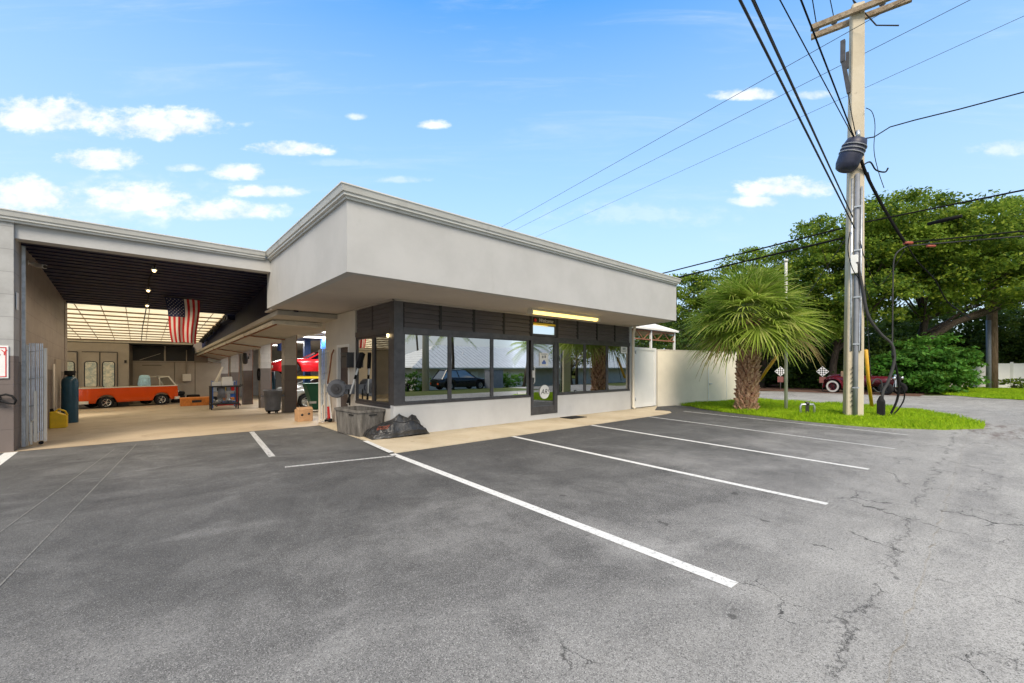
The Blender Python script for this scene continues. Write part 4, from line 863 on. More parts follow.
# red car on a two-post lift, second bay
rc = thing('sports_car', 'low red car raised on the blue lift in the service bay', 'car', (6.75,22.9,fall(22)+1.46), R(180))
car(rc, 4.3, 1.72, .16, [(-2.15,.66),(-1.2,.80),(-.3,.80),(.5,.78),(1.5,.72),(2.0,.60),(2.15,.48)], [(-2.15,.72),(-1.6,.97),(1.2,1.0),(1.8,.92),(2.15,.66)], (-1.45,-.75,-.15,.55,1.16), (-1.25,1.25), .31, 'red', 'silver')
lf = thing('car_lift', 'blue two-post lift holding up the red car', 'lift', (6.7,22.7,fall(22.7)))
for s_ in (-1,1):
    yb = 22.7+s_*1.45; f_ = fall(yb)
    MB().box(6.55,yb-.14,f_,6.85,yb+.14,3.0).build('post', M['blue'], lf); MB().box(6.45,yb-.2,f_,6.95,yb+.2,f_+.04).build('base_plate', M['blue'], lf)
    MB().bar((6.7,yb-s_*.14,1.02),(5.6,yb-s_*.75,1.02),.12,.10).bar((6.7,yb-s_*.14,1.02),(7.8,yb-s_*.75,1.02),.12,.10).build('arm', M['yellow'], lf)
    MB().cyl((5.35,yb-.3*s_,2.35),(5.35,yb-.3*s_,2.95),.14,None,14).build('motor_can', M['blue'], lf)
MB().cyl((5.0,24.0,fall(24)),(5.0,24.0,1.3),.16,None,14).box(4.8,23.8,fall(24),5.2,24.2,fall(24)+.1).build('jack_stand', M['cyl'], lf)
MB().box(5.0,21.1,2.95,7.2,24.3,3.0).build('crossbar', M['blue'], lf)
sc_ = thing('sedan', 'silver car parked on the bay floor behind the raised red car', 'car', (8.0,26.6,fall(26.6)), R(180))
car(sc_, 4.4, 1.76, .2, [(-2.2,.75),(-1.3,.95),(0,.95),(1.1,.93),(2.0,.80),(2.2,.6)], [(-2.2,.8),(-1.6,.98),(1.2,1.0),(1.9,.92),(2.2,.74)], (-1.6,-.95,.2,1.05,1.42), (-1.3,1.35), .32, 'silver', 'silver')
sc2 = thing('coupe', 'grey car with sloping windscreen low behind the green bin', 'car', (6.6,19.6,fall(19.6)), R(172))
car(sc2, 4.2, 1.72, .2, [(-2.1,.7),(-1.2,.88),(0,.88),(1.0,.86),(1.9,.74),(2.1,.55)], [(-2.1,.8),(-1.5,.98),(1.2,1.0),(1.8,.92),(2.1,.74)], (-1.4,-.8,.15,.95,1.28), (-1.25,1.25), .31, 'silver', 'silver')
# lit white tubes under the bay ceiling
for i, (x, y, lb) in enumerate(((6.3,17.6,'lit white tube lamp over the nearest service bay'),(6.3,21.0,'lit white tube lamp in front of the lift posts'),(6.0,25.6,'lit white tube lamp behind the lift'),(6.3,30,'lit white tube lamp farthest back in the bays'))):
    lp = thing('tube_lamp', lb, 'lamp', (x,y,2.98), 0, 'tube lamps under the bay ceiling')
    MB().box(x-1.25,y-.12,2.95,x+1.25,y+.12,3.015).build('housing', M['white'], lp)
    MB().box(x-1.2,y-.09,2.90,x+1.2,y+.09,2.949).build('diffuser', M['tubew'], lp)
    ld_ = bpy.data.lights.new('tube_light', 'AREA'); ld_.energy = 60; ld_.shape = 'RECTANGLE'; ld_.size = 2.4; ld_.size_y = .18; ld_.color = (1, .97, .92)
    lo_ = bpy.data.objects.new('tube_light', ld_); COL.objects.link(lo_); lo_.parent = lp; lo_.location = (0,0,-.09)
# shelving with parts on the bay's rear side
sh = thing('parts_shelf', 'steel shelf full of parts along the bay wall behind the cars', 'shelf', (10.6,24,fall(24)))
for z in (.1,.75,1.4,2.0): MB().box(10.2,14,z-.5,11.3,32.5,z-.46).build('shelf_board', M['steel'], sh)
for y in np.arange(14.2,32.6,2.2): MB().box(10.2,y,-1,10.25,y+.05,1.95).build('upright', M['blue'], sh)
kx = 0
for z in (.1,.75,1.4):
    y = 14.4
    while y < 32:
        d_ = rnd.uniform(.4,1.0); h_ = rnd.uniform(.2,.5); m_ = rnd.choice(['bin','cardboard','green','white','blue','black','red'])
        b_ = MB().box(10.3,y,z-.458,11.2,y+d_*.8,z-.458+h_).box(10.29,y+.1*d_,z-.458+h_*.5,10.3,y+.5*d_,z-.458+h_*.7).build('storage_box', M[m_]); tag(b_, 'storage box on the parts shelf behind the cars in the service bay', 'box', 'boxes on the parts shelf'); y += d_+rnd.uniform(.1,.5); kx += 1
# boxes and clutter low in the bay between the columns
for (x,y,s_,h_,m_,lb) in ((5.1,19.0,.5,.35,'white','white box low on the bay floor behind the first column'),(5.15,19.6,.45,.5,'black','black crate beside the white box in the bay'),(5.2,22.4,.5,.6,'white','white carton under the red car nose'),(5.0,25.9,.6,1.25,'black','tall black tool chest between the third and second columns'),(5.1,17.95,.35,.28,'offwhite','cream carton on the bay floor left of the green bin')):
    b_ = thing('carton' if h_ < 1 else 'tool_chest', lb, 'box' if h_ < 1 else 'tool chest', (x,y,fall(y)))
    MB().box(x,y,fall(y),x+s_,y+s_,fall(y)+h_).build('body', M[m_], b_, bevel=.01); MB().box(x-.012,y-.012,fall(y)+h_+.002,x+s_+.012,y+s_+.012,fall(y)+h_+.03).build('lid', M[m_], b_)
    MB().box(x-.02,y+s_*.3,fall(y)+h_*.55,x-.002,y+s_*.7,fall(y)+h_*.63).build('label_tape', M['steel'], b_)
# green cart bin
gb = thing('wheeled_bin', 'dark green wheeled bin leaning beside the first column', 'bin', (4.95,17.0,fall(17)))
o = Vector((4.95,17.0,fall(17)))
MB().hexa([o+Vector(p) for p in ((-.05,-.22,.06),(.35,-.22,.06),(.35,.22,.06),(-.05,.22,.06),(-.32,-.30,1.02),(.34,-.30,1.02),(.34,.30,1.02),(-.32,.30,1.02))]).build('body', M['green'], gb, bevel=.03)
MB().box(o.x-.36,o.y-.32,o.z+1.022,o.x+.38,o.y+.32,o.z+1.07).build('lid', M['green'], gb, bevel=.015)
for s_ in (-1,1): MB().cyl((o.x+.3,o.y+s_*.24,o.z+.1),(o.x+.3,o.y+s_*.30,o.z+.1),.1,None,16).build('wheel', M['rubber'], gb)
MB().box(o.x-.22,o.y-.285,o.z+.32,o.x+.02,o.y-.262,o.z+.40).build('label_plate', M['sign_white'], gb)
# cardboard box with holes
o = Vector((3.55,13.1,fall(13.1)))
cb_ = thing('cardboard_box', 'brown cardboard box with round hand holes before the green bin', 'box', o)
MB().box(o.x-.20,o.y-.18,o.z+.006,o.x+.20,o.y+.18,o.z+.34).build('body', M['cardboard'], cb_, bevel=.015)
hl = MB()
for dx, dz in ((-.09,.2),(.09,.22)): hl.lathe([(0,-.183),(.035,-.183),(.035,-.181)],(o.x+dx,o.y,o.z+dz),12,axis='y')
hl.build('hand_holes', M['ink'], cb_); MB().hexa([o+Vector(p) for p in ((-.2,-.18,.342),(.2,-.18,.342),(.2,-.02,.342),(-.2,-.02,.342),(-.2,-.10,.40),(.2,-.10,.40),(.2,.0,.41),(-.2,.0,.41))]).build('flap', M['cardboard'], cb_)
# trash can on dolly
o = Vector((3.62,17.2,fall(17.2)))
tc = thing('trash_can', 'round grey trash can on a wheeled dolly between two columns', 'trash can', o)
MB().lathe([(.0,.13),(.235,.13),(.25,.16),(.285,.80),(.31,.81),(.315,.86),(.29,.86),(.28,.82),(.24,.2),(0,.19)],o,28).build('body', M['bin'], tc)
for s_ in (-1,1): MB().tube([o+Vector((s_*.29,-.08,.62)),o+Vector((s_*.36,-.07,.66)),o+Vector((s_*.36,.07,.66)),o+Vector((s_*.29,.08,.62))],.018).build('handle', M['bin'], tc)
MB().lathe([(0,.085),(.22,.085),(.22,.125),(0,.125)],o,20).build('dolly', M['rubber'], tc)
for q in range(4): a_ = R(45+90*q); p_ = o+Vector((.17*math.cos(a_),.17*math.sin(a_),.045)); MB().cyl(p_+Vector((-.015,0,0)),p_+Vector((.015,0,0)),.045,None,12).build('castor', M['rubber'], tc)
# tool cart
o = Vector((2.78,22.2,fall(22.2)))
ct = thing('tool_cart', 'black wheeled tool cart loaded with parts at the second column', 'cart', o)
for sx in (-.48,.48):
    for sy in (-.28,.28): MB().box(o.x+sx-.025,o.y+sy-.025,o.z+.12,o.x+sx+.025,o.y+sy+.025,o.z+1.0).build('leg', M['black'], ct); MB().cyl((o.x+sx-.02,o.y+sy,o.z+.06),(o.x+sx+.02,o.y+sy,o.z+.06),.06,None,14).build('castor', M['rubber'], ct)
for z in (.22,.97): MB().box(o.x-.52,o.y-.31,o.z+z,o.x+.52,o.y+.31,o.z+z+.05).build('tray', M['black'], ct)
MB().tube([(o.x+.5,o.y-.25,o.z+.95),(o.x+.66,o.y-.25,o.z+1.05),(o.x+.66,o.y+.25,o.z+1.05),(o.x+.5,o.y+.25,o.z+.95)],.018).build('push_handle', M['black'], ct)
wb = thing('engine_cover', 'square white metal cover standing on the tool cart', 'cover', (o.x,o.y,o.z+1.02))
MB().hexa([(o.x-.12,o.y-.2,o.z+1.022),(o.x+.30,o.y-.2,o.z+1.022),(o.x+.30,o.y+.1,o.z+1.022),(o.x-.12,o.y+.1,o.z+1.022),(o.x-.08,o.y-.12,o.z+1.40),(o.x+.28,o.y-.12,o.z+1.42),(o.x+.28,o.y+.1,o.z+1.42),(o.x-.08,o.y+.1,o.z+1.40)]).build('shell', M['white'], wb, bevel=.03); MB().box(o.x-.44,o.y-.15,o.z+1.022,o.x-.13,o.y+.1,o.z+1.18).build('side_flange', M['white'], wb, bevel=.02)
bl = MB().tube([(o.x-.3,o.y,o.z+1.18),(o.x-.2,o.y,o.z+1.45),(o.x-.05,o.y+.02,o.z+1.85)],[.05,.045,.03],8).build('wooden_stick', M['offwhite']); tag(bl, 'pale wooden stick leaning upright on the tool cart', 'stick')
pile = MB()
for i in range(9): p_ = o+Vector((rnd.uniform(-.4,.4),rnd.uniform(-.2,.2),.33)); pile.cyl(p_,p_+Vector((rnd.uniform(-.3,.3),rnd.uniform(-.1,.1),rnd.uniform(.02,.14))),rnd.uniform(.03,.08),None,10)
tag(pile.build('parts_pile', M['steel']), 'pile of steel engine parts on the lower tray of the tool cart', 'parts')
MB().tube([(o.x-.1,o.y-.05,o.z+.98),(o.x-.1,o.y-.05,o.z+.5)],.14,12).build('hanging_bag', M['bin'], ct)
o = Vector((2.1,27.2,fall(27.2))); ob_ = thing('plastic_crate', 'orange plastic crate on the floor behind the tool cart', 'crate', o)
MB().box(o.x-.55,o.y-.3,o.z+.005,o.x+.75,o.y+.3,o.z+.40).build('body', M['orange_box'], ob_, bevel=.02); MB().box(o.x-.57,o.y-.32,o.z+.36,o.x+.77,o.y+.32,o.z+.43).build('rim', M['orange_box'], ob_); MB().box(o.x-.1,o.y-.306,o.z+.18,o.x+.3,o.y-.301,o.z+.30).build('grip', M['ink'], ob_)
# stacked tyres by the back wall
for (x,y,n_,lb) in ((1.75,32.6,3,'stack of black tyres below the electrical box'),(2.5,32.7,2,'low stack of black tyres near the last column')):
    for q in range(n_):
        z = fall(32.6)+.01+q*.23; t_ = MB().lathe([(.18,.02),(.30,0),(.335,.05),(.335,.16),(.30,.21),(.18,.19),(.18,.02)],(x,y,z),24).build('tyre', M['rubber']); tag(t_, lb+', '+('lowest' if q==0 else 'topmost' if q==n_-1 else 'middle')+' tyre', 'tyre', 'tyres by the back wall')
tb = thing('barrel', 'black drum beside the tyres at the back wall', 'drum', (1.05,32.5,fall(32.5))); MB().lathe([(0,0),(.29,0),(.29,.28),(.305,.3),(.29,.32),(.29,.58),(.305,.6),(.29,.62),(.29,.88),(.27,.89),(0,.88)],(1.05,32.5,fall(32.5)),22).build('shell', M['black'], tb)
MB().cyl((1.15,32.4,fall(32.5)+.88),(1.15,32.4,fall(32.5)+.91),.04,None,10).build('bung', M['steel'], tb)
eq = thing('engine_stand', 'red engine stand with a grey engine block in front of the third column', 'engine stand', (3.25,25.0,fall(25)))
z_ = fall(25); MB().bar((2.8,24.7,z_+.09),(3.75,24.7,z_+.09),.07).bar((2.8,25.3,z_+.09),(3.75,25.3,z_+.09),.07).bar((3.7,24.7,z_+.09),(3.7,25.3,z_+.09),.07).bar((3.65,25,z_+.09),(3.65,25,z_+.95),.08).build('frame', M['red'], eq)
MB().box(3.0,24.75,z_+.62,3.58,25.25,z_+1.02).cyl((3.05,24.85,z_+1.02),(3.5,24.85,z_+1.16),.09,None,10).cyl((3.05,25.15,z_+1.02),(3.5,25.15,z_+1.16),.09,None,10).build('engine_block', M['steel'], eq, bevel=.015)
for x in (2.8,3.75):
    for y in (24.7,25.3): MB().cyl((x-.02,y,z_+.05),(x+.02,y,z_+.05),.05,None,12).build('castor', M['rubber'], eq)
for i, (x, y, m_, lb) in enumerate(((3.55,26.6,'blue','blue oil drum before the fourth column'),(3.45,27.4,'black','black oil drum behind the blue one'),(3.6,28.3,'rust','rusty oil drum nearest the back columns'))):
    dr_ = thing('oil_drum', lb, 'drum', (x,y,fall(y)), 0, 'oil drums along the columns'); MB().lathe([(0,0),(.285,0),(.29,.02),(.29,.28),(.302,.30),(.29,.32),(.29,.58),(.302,.60),(.29,.62),(.29,.87),(.275,.885),(.27,.87),(0,.87)],(x,y,fall(y)),22).build('shell', M[m_], dr_); MB().cyl((x+.12,y-.1,fall(y)+.87),(x+.12,y-.1,fall(y)+.9),.035,None,10).build('bung', M['steel'], dr_)
tl = thing('tool_chest', 'tall red tool chest with drawers between the fourth and fifth columns', 'tool chest', (4.2,31.2,fall(31.2))); z_ = fall(31.2); MB().box(4.0,30.9,z_+.12,4.5,31.8,z_+1.5).build('cabinet', M['red'], tl, bevel=.01)
for q in range(6): MB().box(3.975,30.94,z_+.18+q*.21,3.998,31.76,z_+.36+q*.21).build('drawer', M['red'], tl); MB().box(3.955,31.0,z_+.31+q*.21,3.974,31.7,z_+.335+q*.21).build('handle', M['chrome'], tl)
rk = thing('wire_rack', 'blue wire rack of hoses and parts standing behind the tool cart', 'rack', (2.9,23.6,fall(23.6))); z_ = fall(23.6)
for x in (2.5,3.4):
    for y in (23.4,23.9): MB().bar((x,y,z_),(x,y,z_+1.25),.035).build('upright', M['blue'], rk)
for h_ in (.3,.75,1.2): MB().box(2.5,23.4,z_+h_,3.4,23.9,z_+h_+.025).build('shelf', M['steel'], rk)
for h_, n_, cc in ((.325,5,('black','bin','rust','steel','orange_box')),(.775,5,('steel','black','yellow','bin','red'))):
    for q in range(n_): b_ = MB().box(2.53+q*.17,23.45,z_+h_+.001,2.66+q*.17,23.85,z_+h_+.10+.22*rnd.random()).build('parts_box', M[cc[q]]); tag(b_, 'parts box on the blue wire rack behind the tool cart', 'box', 'boxes on the wire rack')
hz_ = MB(); hz_.tube([(3.97-.02*math.sin(a*.3),21.5+.20*math.cos(a),1.2+.26*math.sin(a)) for a in np.linspace(0,18.8,60)],.016,6); tag(hz_.build('air_hose', M['rubber']), 'coiled black air hose hung on the second column', 'hose')
# speaker-like round fan on third column
fn = thing('wall_fan', 'round black fan hanging high between the third and second columns', 'fan', (4.0,23.6,1.95))
MB().lathe([(.0,-.08),(.26,-.08),(.29,0),(.26,.08),(0,.08)],(3.95,24.6,1.95),20,axis='x').build('cage', M['black'], fn); MB().tube([(4.1,24.6,1.95),(4.2,25.0,2.2)],.025).build('bracket', M['black'], fn)

# hose reel, mailbox, pole tool, hand jack on the office side wall
hr = thing('hose_reel', 'round dark grey hose reel swung out from the white side wall', 'hose reel', (3.98,11.0,1.05))
c_ = Vector((3.74,10.9,.97)); q = Matrix.Translation(c_) @ Matrix.Rotation(R(-28),4,'Z') @ Matrix.Scale(.78,4)
MB().lathe([(0,-.19),(.10,-.19),(.12,-.17),(.26,-.16),(.29,-.13),(.30,-.03),(.30,.03),(.29,.13),(.26,.16),(0,.17)],(0,0,0),30,axis='y',smooth=False).xf(q).build('case', M['reel'], hr)
rg = MB()
for a_ in range(0,360,24): rg.bar((.285*math.cos(R(a_)),-.14,.285*math.sin(R(a_))),(.285*math.cos(R(a_)),.14,.285*math.sin(R(a_))),.028)
rg.xf(q).build('case_ribs', M['bin'], hr); MB().lathe([(0,-.215),(.06,-.215),(.08,-.195),(.17,-.192),(.17,-.175)],(0,0,0),24,axis='y',smooth=False).xf(q).build('hub', M['frame'], hr)
MB().bar((3.82,10.80,.95),(4.10,10.72,.95),.09,.24).build('bracket', M['reel'], hr); MB().tube([(3.95,10.72,.95),(3.97,10.68,.7),(3.96,10.66,.55)],.02).build('hose', M['rubber'], hr)
mbx = thing('mailbox', 'dark metal mailbox fixed to the white side wall by the brown door', 'mailbox', (4.0,10.9,1.7))
MB().box(3.92,10.74,1.50,4.103,11.12,1.86).build('box', M['frame'], mbx, bevel=.008); MB().box(3.905,10.72,1.862,4.103,11.14,1.885).build('lid', M['frame'], mbx); MB().box(3.915,10.80,1.76,3.919,11.06,1.80).build('slot', M['ink'], mbx)
pt_ = thing('pole_saw', 'long white and black pole tool leaning on the wall beside the tall windows', 'tool', (4.0,10.45,.6))
a_, b_ = Vector((3.88,10.60,.60)), Vector((4.05,10.05,1.85))
MB().tube([a_,a_.lerp(b_,.72)],.022,8).build('pole', M['white'], pt_); MB().tube([a_.lerp(b_,.02),a_.lerp(b_,.20)],.028,8).tube([a_.lerp(b_,.5),a_.lerp(b_,.58)],.028,8).build('grip', M['rubber'], pt_); MB().bar(a_.lerp(b_,.72),b_,.08,.11).build('head', M['rubber'], pt_)
hj = thing('trolley_jack', 'upright trolley jack with red base and white handle by the folded gate', 'jack', (4.0,12.2,0))
MB().bar((3.98,12.05,.02),(3.86,12.0,1.05),.035).build('handle', M['white'], hj); MB().bar((3.95,12.12,.05),(3.92,12.08,.42),.10,.08).build('frame', M['red'], hj); MB().cyl((3.90,12.05,.05),(3.99,12.05,.05),.05,None,12).cyl((3.90,12.2,.05),(3.99,12.2,.05),.05,None,12).build('wheel', M['rubber'], hj)
MB().tube([(3.86,12.0,1.05),(3.92,12.02,1.4),(4.0,12.1,1.85),(4.06,12.1,2.0)],.022,8).build('lever', M['rust'], hj)

# weathered resin tub (open bin) and black tarp
tu = thing('storage_tub', 'weathered grey open resin storage tub beside the office corner', 'tub', (4.0,9.9,0))
def tub():
    cx_, cy_, a_ = 3.735, 9.46, R(5); hx, hy, h_, rc = .31, .60, .56, .08
    q = Matrix.Translation((cx_,cy_,.02)) @ Matrix.Rotation(a_,4,'Z')
    def ring(sx, sy, z):
        out = []
        for ex, ey, a0 in ((1,1,0),(-1,1,90),(-1,-1,180),(1,-1,270)):
            for k_ in range(5): an = R(a0+k_*22.5); out.append((ex*(sx-rc)+rc*math.cos(an), ey*(sy-rc)+rc*math.sin(an), z))
        return out
    MB().loft([ring(hx*.9,hy*.94,0),ring(hx,hy,h_*.9),ring(hx+.02,hy+.02,h_*.91),ring(hx+.02,hy+.02,h_),ring(hx-.02,hy-.02,h_),ring(hx*.86,hy*.9,.05),ring(.1,.1,.05)],smooth=False).xf(q).build('shell', M['tub'], tu)
    gr = MB()
    for s_ in np.linspace(-.8,.8,7): gr.hexa([(-hx*.9-.012,s_*hy*.94-.018,.03),(-hx*.9-.012,s_*hy*.94+.018,.03),(-hx*.9+.02,s_*hy*.94+.018,.03),(-hx*.9+.02,s_*hy*.94-.018,.03),(-hx-.006,s_*hy-.018,h_*.88),(-hx-.006,s_*hy+.018,h_*.88),(-hx+.02,s_*hy+.018,h_*.88),(-hx+.02,s_*hy-.018,h_*.88)])
    for s_ in np.linspace(-.7,.7,4): gr.hexa([(s_*hx*.9-.018,-hy*.94-.012,.03),(s_*hx*.9+.018,-hy*.94-.012,.03),(s_*hx*.9+.018,-hy*.94+.02,.03),(s_*hx*.9-.018,-hy*.94+.02,.03),(s_*hx-.018,-hy-.006,h_*.88),(s_*hx+.018,-hy-.006,h_*.88),(s_*hx+.018,-hy+.02,h_*.88),(s_*hx-.018,-hy+.02,h_*.88)])
    gr.xf(q).build('ribs', M['tub'], tu)
    hh = MB().box(-.08,-hy-.012,h_*.78,.10,-hy+.03,h_*.83).box(-hx-.012,-.35,h_*.78,-hx+.03,-.15,h_*.83).xf(q); hh.build('hand_slots', M['ink'], tu)
tub()
def tarp():
    # crumpled sheet thrown against the wall: low hem in front, an uneven ridge behind
    from mathutils import noise as mn
    def rail(pts, n):
        pts = [Vector(p) for p in pts]; seg = [(b-a).length for a, b in zip(pts[:-1], pts[1:])]; tot = sum(seg); out = []
        for i in range(n+1):
            d = tot*i/n; k_ = 0
            while k_ < len(seg)-1 and d > seg[k_]: d -= seg[k_]; k_ += 1
            out.append(pts[k_].lerp(pts[k_+1], min(1, d/seg[k_])))
        return out
    nx_, ny_ = 84, 44
    A = rail([(3.60,9.02,.03),(3.57,8.62,.035),(3.57,8.36,.03),(3.9,8.28,.03),(4.3,8.26,.04),(4.62,8.25,.05),(4.86,8.27,.03)], nx_)
    B = rail([(3.66,9.06,.10),(3.78,8.88,.20),(3.93,8.72,.30),(4.07,8.56,.37),(4.20,8.45,.50),(4.30,8.44,.44),(4.40,8.43,.40),(4.50,8.43,.47),(4.60,8.43,.43),(4.70,8.42,.26),(4.86,8.40,.05)], nx_)
    vs_ = []
    for j in range(ny_+1):
        for i in range(nx_+1):
            t_ = j/ny_; s_ = i/nx_; p = A[i].lerp(B[i], t_); e_ = min(1, min(s_, 1-s_)/.06)
            n1 = 1-abs(mn.noise((p.x*3.1, p.y*4.2, 3.7)))*2; n2 = 1-abs(mn.noise((p.x*7.5+4, p.y*8.5, 1.2)))*2; n3 = mn.noise((p.x*17, p.y*17, 8))
            bulge = math.sin(math.pi*min(1,t_))*.035
            amp = (.25+.75*math.sin(math.pi*t_)**.5)*e_
            hem = .045*math.exp(-((t_-.14)/.05)**2)*(1+.5*math.sin(9*s_))*e_
            d_ = bulge*e_+amp*(.055*(n1-.4)+.016*(n2-.4)+.004*n3)+hem
            vs_.append((p.x+.02*n3*e_, p.y-d_*.45, max(.02, p.z+d_*.8)))
    g_ = MB().add(vs_,[(j*(nx_+1)+i,j*(nx_+1)+i+1,(j+1)*(nx_+1)+i+1,(j+1)*(nx_+1)+i) for j in range(ny_) for i in range(nx_)],0,True)
    back = [vs_[ny_*(nx_+1)+i] for i in range(nx_+1)]
    g_.loft([back,[(x,y+.03,z*.55) for x, y, z in back],[(x,y+.02,.02) for x, y, z in back]],closed=False,smooth=False)
    root = thing('tarp_cover', 'crumpled black tarpaulin cover on the sidewalk beside the tub', 'tarp', (4.0,8.7,.02))
    g_.build('sheet', M['tarp'], root)
    mk = MB()
    for r0 in range(17,27):
        for c0 in range(24,37):
            if mn.noise((r0*.35, c0*.35, 2)) < -.05: continue
            mk.add([Vector(vs_[(r0+dr)*(nx_+1)+c0+dc])+Vector((-.003,-.004,.005)) for dr, dc in ((0,0),(0,1),(1,1),(1,0))],[(0,1,2,3)],0,True)
    mk.build('red_mark', pm('faded_red_print', (.17,.050,.030), .6, .5, 30), root)
    MB().tube([Vector(vs_[int(ny_*.62)*(nx_+1)+c0])+Vector((0,-.006,.008)) for c0 in range(20,78,2)],.008,6).build('cord', M['cable_grey'], root)
tarp()
mt = MB().prism([(9.3,7.95),(10.0,7.95),(10.0,8.4),(9.3,8.4)],.019,.032).build('door_mat', M['rubber']); tag(mt, 'dark rubber mat on the sidewalk right of the entrance', 'mat')

# ================================================================ EAST SIDE: FENCE, CANOPY, POLES
fe = thing('boundary_wall', 'cream rendered boundary wall running from the office end towards the palm', 'wall', (15,8.5,0))
a_, b_ = Vector((14.95,8.46,0)), Vector((20.6,7.30,0))
d_ = (b_-a_).normalized(); n_ = Vector((-d_.y,d_.x,0))
def wallseg(p, q, t_, z0, z1): n = Vector((-(q-p).y,(q-p).x,0)).normalized()*t_; return MB().hexa([p+Vector((0,0,z0)),q+Vector((0,0,z0)),q+n+Vector((0,0,z0)),p+n+Vector((0,0,z0)),p+Vector((0,0,z1)),q+Vector((0,0,z1)),q+n+Vector((0,0,z1)),p+n+Vector((0,0,z1))])
wallseg(a_, b_, .15, -.2, 2.17).build('wall', M['fence'], fe)
cap = wallseg(a_-n_*.012, b_-n_*.012, .174, 2.171, 2.20).build('coping', M['fence'], fe)
p = a_+d_*3.05-n_*.004; gd = wallseg(p, p+d_*1.25, .003, .06, 1.75).build('gate', M['fence'], fe)
for q in (p, p+d_*1.25): wallseg(q-n_*.02-d_*.02, q-n_*.02+d_*.02, .019, .02, 1.78).build('gate_post', M['gate_white'], gd)
wallseg(p-n_*.05+d_*.06, p-n_*.05+d_*.20, .045, .80, .83).build('latch', M['steel'], gd)
gw = thing('side_gate', 'smooth white panel gate between the office downspout and the cream wall', 'gate', (14.1,8.55,0))
MB().box(13.36,8.50,.05,14.86,8.56,2.21).build('panel', M['gate_white'], gw)
MB().box(13.36,8.48,.05,13.46,8.499,2.24).box(14.78,8.48,.05,14.88,8.499,2.24).box(13.461,8.48,2.14,14.779,8.499,2.24).box(13.461,8.48,.05,14.779,8.499,.15).build('frame', M['gate_white'], gw)
MB().cyl((13.42,8.46,2.0),(13.42,8.46,2.12),.02,None,8).cyl((13.42,8.46,.3),(13.42,8.46,.42),.02,None,8).build('hinge', M['steel'], gw)
cn = thing('shade_canopy', 'white peaked fabric canopy on rusty trusses behind the boundary wall', 'canopy', (18,13,0))
c0 = [(13.6,10.8),(21.2,10.8),(21.2,16.8),(13.6,16.8)]
MB().add([(x,y,3.33) for x, y in c0]+[(x,y,3.42) for x, y in c0]+[(16.2,13.6,4.6),(18.8,13.6,4.6)],[(0,1,5,4),(1,2,6,5),(2,3,7,6),(3,0,4,7),(4,5,9,8),(5,6,9),(6,7,8,9),(7,4,8)]).build('fabric_top', M['awning'], cn)
for x in (13.9,16.3,18.7,21.0):
    for y in (10.95,16.6): MB().bar((x,y,-.1),(x,y,3.3),.09).build('post', M['gate_white'], cn)
rs = MB()
for y in (10.95,13.8,16.6):
    rs.bar((13.7,y,3.27),(21.1,y,3.27),.06).bar((13.7,y,2.86),(21.1,y,2.86),.06)
    for i in range(12): x = 13.7+.62*i; rs.bar((x,y,2.86 if i%2 else 3.27),(x+.62,y,3.27 if i%2 else 2.86),.035)
rs.build('truss', M['rust'], cn); MB().box(13.8,11.2,3.28,21.0,16.5,3.3).build('lining', M['orange_box'] if False else pm('tan_canopy_lining', (.50,.36,.22), .8), cn)

# concrete utility pole
PX, PY = 16.23, 2.75
up = thing('utility_pole', 'tall square concrete utility pole in the grass island with conduits and crossarms', 'utility pole', (PX,PY,0))
def polept(z, off=(0,0)): return Vector((PX+.012*z+off[0], PY-.006*z+off[1], z))
rz_ = R(23); rings = []
for z, h_ in ((-.3,.215),(0,.212),(4,.198),(8,.178),(12.5,.155)):
    c_ = polept(z); ch = .03; ring = []
    for sx, sy in ((1,1),(-1,1),(-1,-1),(1,-1)):
        for e_ in ((0,1),(1,0)) if sx*sy > 0 else ((1,0),(0,1)):
            lx, ly = sx*(h_-ch*e_[0]), sy*(h_-ch*e_[1]); ring.append((c_.x+lx*math.cos(rz_)-ly*math.sin(rz_), c_.y+lx*math.sin(rz_)+ly*math.cos(rz_), z))
    rings.append(ring)
MB().loft(rings, smooth=False, caps=(True,True)).build('shaft', M['concrete_pole'], up)
# conduit riser on the camera side
vdir = Vector((-polept(0).x,-polept(0).y,0)).normalized(); side = Vector((-vdir.y,vdir.x,0))
def riser(o_, z0, z1, r_, m_):
    MB().tube([polept(z)+vdir*(.215-.0045*z+r_*.4)+side*o_ for z in (z0,2,4,z1)],r_,8).build('conduit', m_, up)
riser(.05,-.05,7.3,.062,M['pvc']); riser(-.07,3.0,7.2,.035,M['steel']); riser(.15,4.2,6.9,.03,M['steel'])
for z in (.9,2.2,3.6,5.0,6.3): MB().bar(polept(z)+vdir*.285+side*.14,polept(z)+vdir*.285-side*.02,.03,.04).build('strap', M['steel'], up)
p = polept(4.55)+vdir*.30; MB().box(p.x-.08,p.y-.08,4.30,p.x+.08,p.y+.08,4.85).build('junction_box', M['gate_white'], up, bevel=.01)
mkz = MB()
for i in range(9): p = polept(.35+i*.14)+vdir*(.262)-side*(.02+.01*(i%2)); mkz.box(p.x-.012,p.y-.012,.35+i*.14,p.x+.012,p.y+.012,.39+i*.14)
mkz.build('stencil_marks', M['ink'], up)
